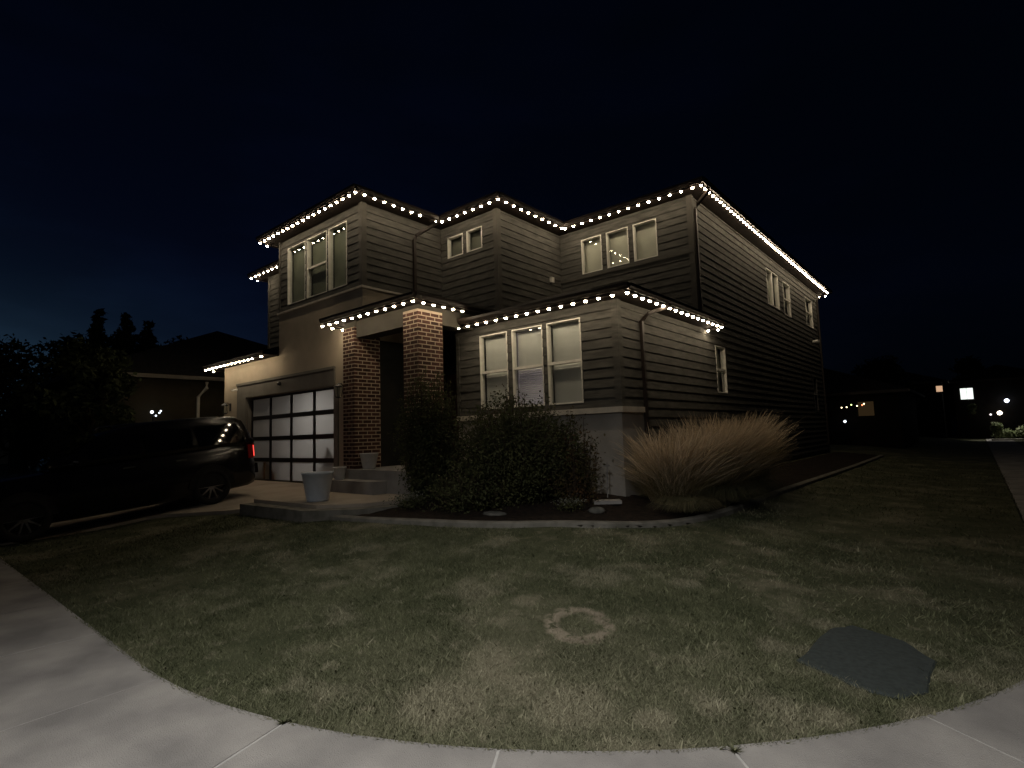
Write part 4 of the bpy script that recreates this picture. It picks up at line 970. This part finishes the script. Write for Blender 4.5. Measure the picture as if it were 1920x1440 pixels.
def lamp_ball(x, y, z, r, c, s, label, name='porch_lamp'):
    t = empty(name, (x, y, z), 0, label, 'lamp', 'far porch and yard lamps')
    MB().lathe([(.001, -r), (r*.7, -r*.7), (r, 0), (r*.7, r*.7), (.001, r)], n=12).build('globe', emit('lamp_glow', c, s), t, True)
    MB().tube([(0, .02, -r*1.2), (0, .05, -r*1.2-.3)], .03, n=6).build('bracket', DARKP, t); return t
lamp_ball(-5.3, 33.5, 1.72, .07, (.75, .85, 1), 3, 'small bluish lamp low beside the patio of the dark house')
# far street on the right
fh = nhouse('house', -7.5, -2.0, 58, 70, -.3, 4.9, 'far dark house with one small orange window', slope=.4, wall=DARKW)
MB().box((-2.35, 57.93, 4.02), (-1.93, 57.97, 4.5)).build('lit_window', emit('lit_window_orange', (1, .62, .38), .62), fh)
fh2 = nhouse('house', -1.3, 4.8, 60.5, 72, -.3, 4.9, 'far dark house with a bright white upstairs window', slope=.4, wall=DARKW)
pw = MB().box((-.85, 60.43, 3.35), (-.02, 60.47, 4.28)).build('lit_window', emit('lit_window_white', (.92, 1, .93), 1.3), fh2)
MB().box((-.445, 60.40, 3.35), (-.425, 60.43, 4.28)).build('mullion', DROOF, pw)
lamp_ball(2.02, 60.0, 3.06, .16, (.75, .82, 1), 6, 'far bluish white porch lamp at the right edge')
lp = lamp_ball(1.5, 59.6, 2.08, .17, (1, .86, .66), 8, 'far warm porch lamp below the bluish one')
d_ = bpy.data.lights.new('bush_wall_spot', 'SPOT'); d_.spot_size = R(105); d_.spot_blend = .8; d_.energy = 420; d_.color = (1, .95, .85); d_.shadow_soft_size = .2; o_ = bpy.data.objects.new('bush_wall_spot', d_); o_.parent = lp; o_.location = (.5, -3.8, .9); col.objects.link(o_)  # added spot, hung unseen ahead of the lamp to brighten wall and bushes
lamp_ball(.95, 60.2, 1.98, .07, (1, .9, .9), 2.5, 'tiny far lamp left of the warm porch lamp')
t = tag(MB().box((.75, 54.0, -.05), (9, 54.35, .13)).build('garden_wall', PALE), 'far pale low wall under the lit bushes at the right edge', 'wall')
FLEAF = leaf_mat('lit_bush_leaf', (.14, .17, .08), (.2, .21, .13))
def bush(x, y, z, r, h, m_, label, n_=900, s=.11, grp='far bushes'):
    t = empty('bush', (x, y, z), 0, label, 'bush', grp)
    cl = [(rng.uniform(-.5, .5)*r, rng.uniform(-.5, .5)*r, h*rng.uniform(.3, .75), r*rng.uniform(.4, .6)) for _ in range(6)]
    V = leaves(crown(n_, cl, (1, 1, h/(2*r))), s); np_mesh('foliage', V, np.arange(len(V)).reshape(-1, 4), m_, t, k=4)
    MB().tube([(0, 0, 0), (0, 0, h*.5)], .05, n=5).build('stem', BARK, t)
bush(1.15, 55.2, 0, .45, 1.35, FLEAF, 'far lit bush at the left end of the low pale wall')
bush(1.75, 56.0, 0, .45, .9, FLEAF, 'far lit bush second from the left above the low pale wall'); bush(2.7, 55.5, 0, .6, 1.2, FLEAF, 'far lit bush at the right edge above the low pale wall')
bush(-.25, 59.6, 2.0, .35, .9, FLEAF, 'far small lit bush below the bright white window')
# trees
TLEAF = leaf_mat('dark_tree_leaf', (.03, .04, .018), (.045, .055, .022), .5)
def tree(x, y, h, r, kind, label, n_=5200, s=.16, grp='dark trees on the left'):
    t = empty('tree', (x, y, gzf(x, y) if x < 0.4 and x > -80 else -.2), 0, label, 'tree', grp); mb = MB(); cl = []
    mb.tube([(0, 0, -.1), (.05, .05, h*.3), (0, .1, h*.62), (0, 0, h*.92)], [h*.022, h*.017, h*.01, .015], n=7)
    if kind == 'column':
        for i in range(22):
            u = .12+.86*i/21; rr = r*math.sin(min(1, u*1.5)*math.pi/2)*(1-u**3*.8); a = rng.uniform(0, 6.28)
            c = (math.cos(a)*rr*.35, math.sin(a)*rr*.35, h*u); cl.append((*c, max(.22, rr*.75))); mb.tube([(0, 0, h*u*.85), c], [.03, .01], n=4)
    else:
        for i in range(26):
            a = rng.uniform(0, 6.28); u = rng.uniform(.28, .93); rr = r*math.sin(math.pi*min(1, (u-.08)/.92)**.9)*rng.uniform(.35, .95)
            c = (math.cos(a)*rr, math.sin(a)*rr, h*u); cl.append((*c, r*rng.uniform(.24, .40))); mb.tube([(0, .05, h*u*.6), (c[0]*.5, c[1]*.5, h*u*.85), c], [h*.009, .03, .012], n=5)
    mb.build('trunk', BARK, t); V = leaves(crown(n_, cl, (1, 1, .85)), s); np_mesh('crown', V, np.arange(len(V)).reshape(-1, 4), TLEAF, t, k=4)
tree(-38, 7.1, 7.3, 2.4, 'round', 'leftmost dark round tree with a ragged pale edge against the sky')
tree(-33, 7.35, 8.0, .8, 'column', 'narrow pointed dark tree, leftmost of the tall tips', 3600)
tree(-34, 8.7, 8.15, .95, 'column', 'narrow pointed dark tree, middle of the tall tips', 3600)
tree(-35, 10.1, 8.1, .9, 'column', 'narrow pointed dark tree, rightmost of the tall tips', 3600)
tree(-37, 10.0, 7.6, 2.7, 'round', 'dark round tree behind the pointed trees')
tree(-38, 12.6, 8.0, 2.8, 'round', 'dark round tree over the roof of the tan house')
tree(-40, 15.8, 8.4, 2.8, 'round', 'dark round tree just left of the garage roof')
tree(-20.2, 4.35, 4.7, 1.25, 'round', 'lower dark tree standing in front of the tan house', 5200, .11)
tree(-29.5, 3.2, 5.8, 2.6, 'round', 'dark tree at the left corner of the tan house', 5200, .13)
tree(-5.5, 52, 6.2, 2.4, 'round', 'dark tree beyond the roof of the dark hipped house', 3500, .2, 'dark trees on the right')
tree(.4, 74, 8.2, 3.2, 'round', 'dark tree rising behind the white lit window', 3500, .25, 'dark trees on the right')
tree(7.5, 66, 7.5, 3.0, 'round', 'dark tree at the far right edge', 3500, .25, 'dark trees on the right')
# yard lamp seen left of the garage
t = lamp_ball(-21.0, 6.2, 2.72, .05, (.8, .88, 1), 5, 'small bluish white lamp on the tan house beyond the suv')
for dx, dzz in ((.22, -.03), (.12, -.12), (.26, .04)): MB().lathe([(.001, -.03), (.035, 0), (.001, .03)], n=8).build('globe', emit('lamp_glow', (.8, .88, 1), 4), t, loc=(0, dx, dzz))

# ================================================================ street lamp at the corner (behind the camera) that lights lawn and pavement
sl = empty('street_lamp', (1.1, -3.0, -.05), 0, 'tall street lamp on the verge at the corner', 'street lamp')
STEEL = mat('galvanised_steel', (.35, .35, .36), .5, .5, (.3, .3, .31), 6, metal=.8)
MB().lathe([(.14, 0), (.14, .05), (.08, .12), (.075, 3), (.05, 5.45)], n=16).build('pole', STEEL, sl, True)
MB().tube([(0, 0, 5.35), (-.5, .5, 5.65), (-1.1, 1.1, 5.7)], .035).build('arm', STEEL, sl)
MB().prism([(-1.0, 1.3), (-1.3, 1.0), (-1.75, 1.45), (-1.45, 1.75)], 5.65, 5.75).build('lamp_head', STEEL, sl)
s_ = bpy.data.lights.new('street_light', 'SPOT'); s_.energy = 2200; s_.color = (1, .97, .93); s_.spot_size = R(81); s_.spot_blend = 1; s_.shadow_soft_size = .12
so_ = bpy.data.objects.new('street_light', s_); so_.parent = sl; so_.location = (-1.38, 1.38, 5.62); col.objects.link(so_)
aim = Vector((-2.2, 2.1, 0))-Vector((1.1-1.38, -3.0+1.38, 5.58)); so_.rotation_euler = aim.to_track_quat('-Z', 'Y').to_euler()

# invented lamp post across the street, added to fill the house front faintly
fill_lamp = empty('street_lamp', (-3.0, -14.5, -.2), 0, 'added fill lamp, unseen across the street from the house front', 'street lamp')
MB().lathe([(.15, 0), (.15, .05), (.09, .12), (.08, 4), (.05, 7.6)], n=16).build('pole', STEEL, fill_lamp, True)
MB().tube([(0, 0, 7.5), (0, .8, 7.8), (0, 1.6, 7.8)], .035).build('arm', STEEL, fill_lamp)
MB().prism([(-.15, 1.5), (.15, 1.5), (.15, 2.1), (-.15, 2.1)], 7.76, 7.86).build('lamp_head', STEEL, fill_lamp)
q_ = bpy.data.lights.new('street_light', 'POINT'); q_.energy = 230; q_.color = (1, .96, .92); q_.shadow_soft_size = .12
qo = bpy.data.objects.new('street_light', q_); qo.parent = fill_lamp; qo.location = (0, 1.8, 7.6); col.objects.link(qo)

# small weeds in the pavement joints
def weed(x, y, label):
    t = empty('weed', (x, y, 0), 0, label, 'weed', 'weeds in the pavement joints')
    a = nr.uniform(0, 6.28, 60); L_ = nr.uniform(.02, .06, 60); z_ = nr.uniform(.01, .04, 60); w2 = .004
    V = np.stack([np.stack([-np.sin(a)*w2, np.cos(a)*w2, z_*0], -1), np.stack([np.sin(a)*w2, -np.cos(a)*w2, z_*0], -1), np.stack([np.cos(a)*L_, np.sin(a)*L_, z_], -1)], 1).reshape(-1, 3)
    np_mesh('leaves', V, np.arange(len(V)).reshape(-1, 3), BLADE, t)
(ax_, ay_), (bx2, by2) = inner(1.58); weed(ax_+bx2*.02, ay_+by2*.02, 'small weed where the left joint of the sidewalk meets the lawn')
(ax_, ay_), (bx2, by2) = inner(4.03); weed(ax_+bx2*.05, ay_+by2*.05, 'small weed in the sidewalk joint at the bottom right of centre')
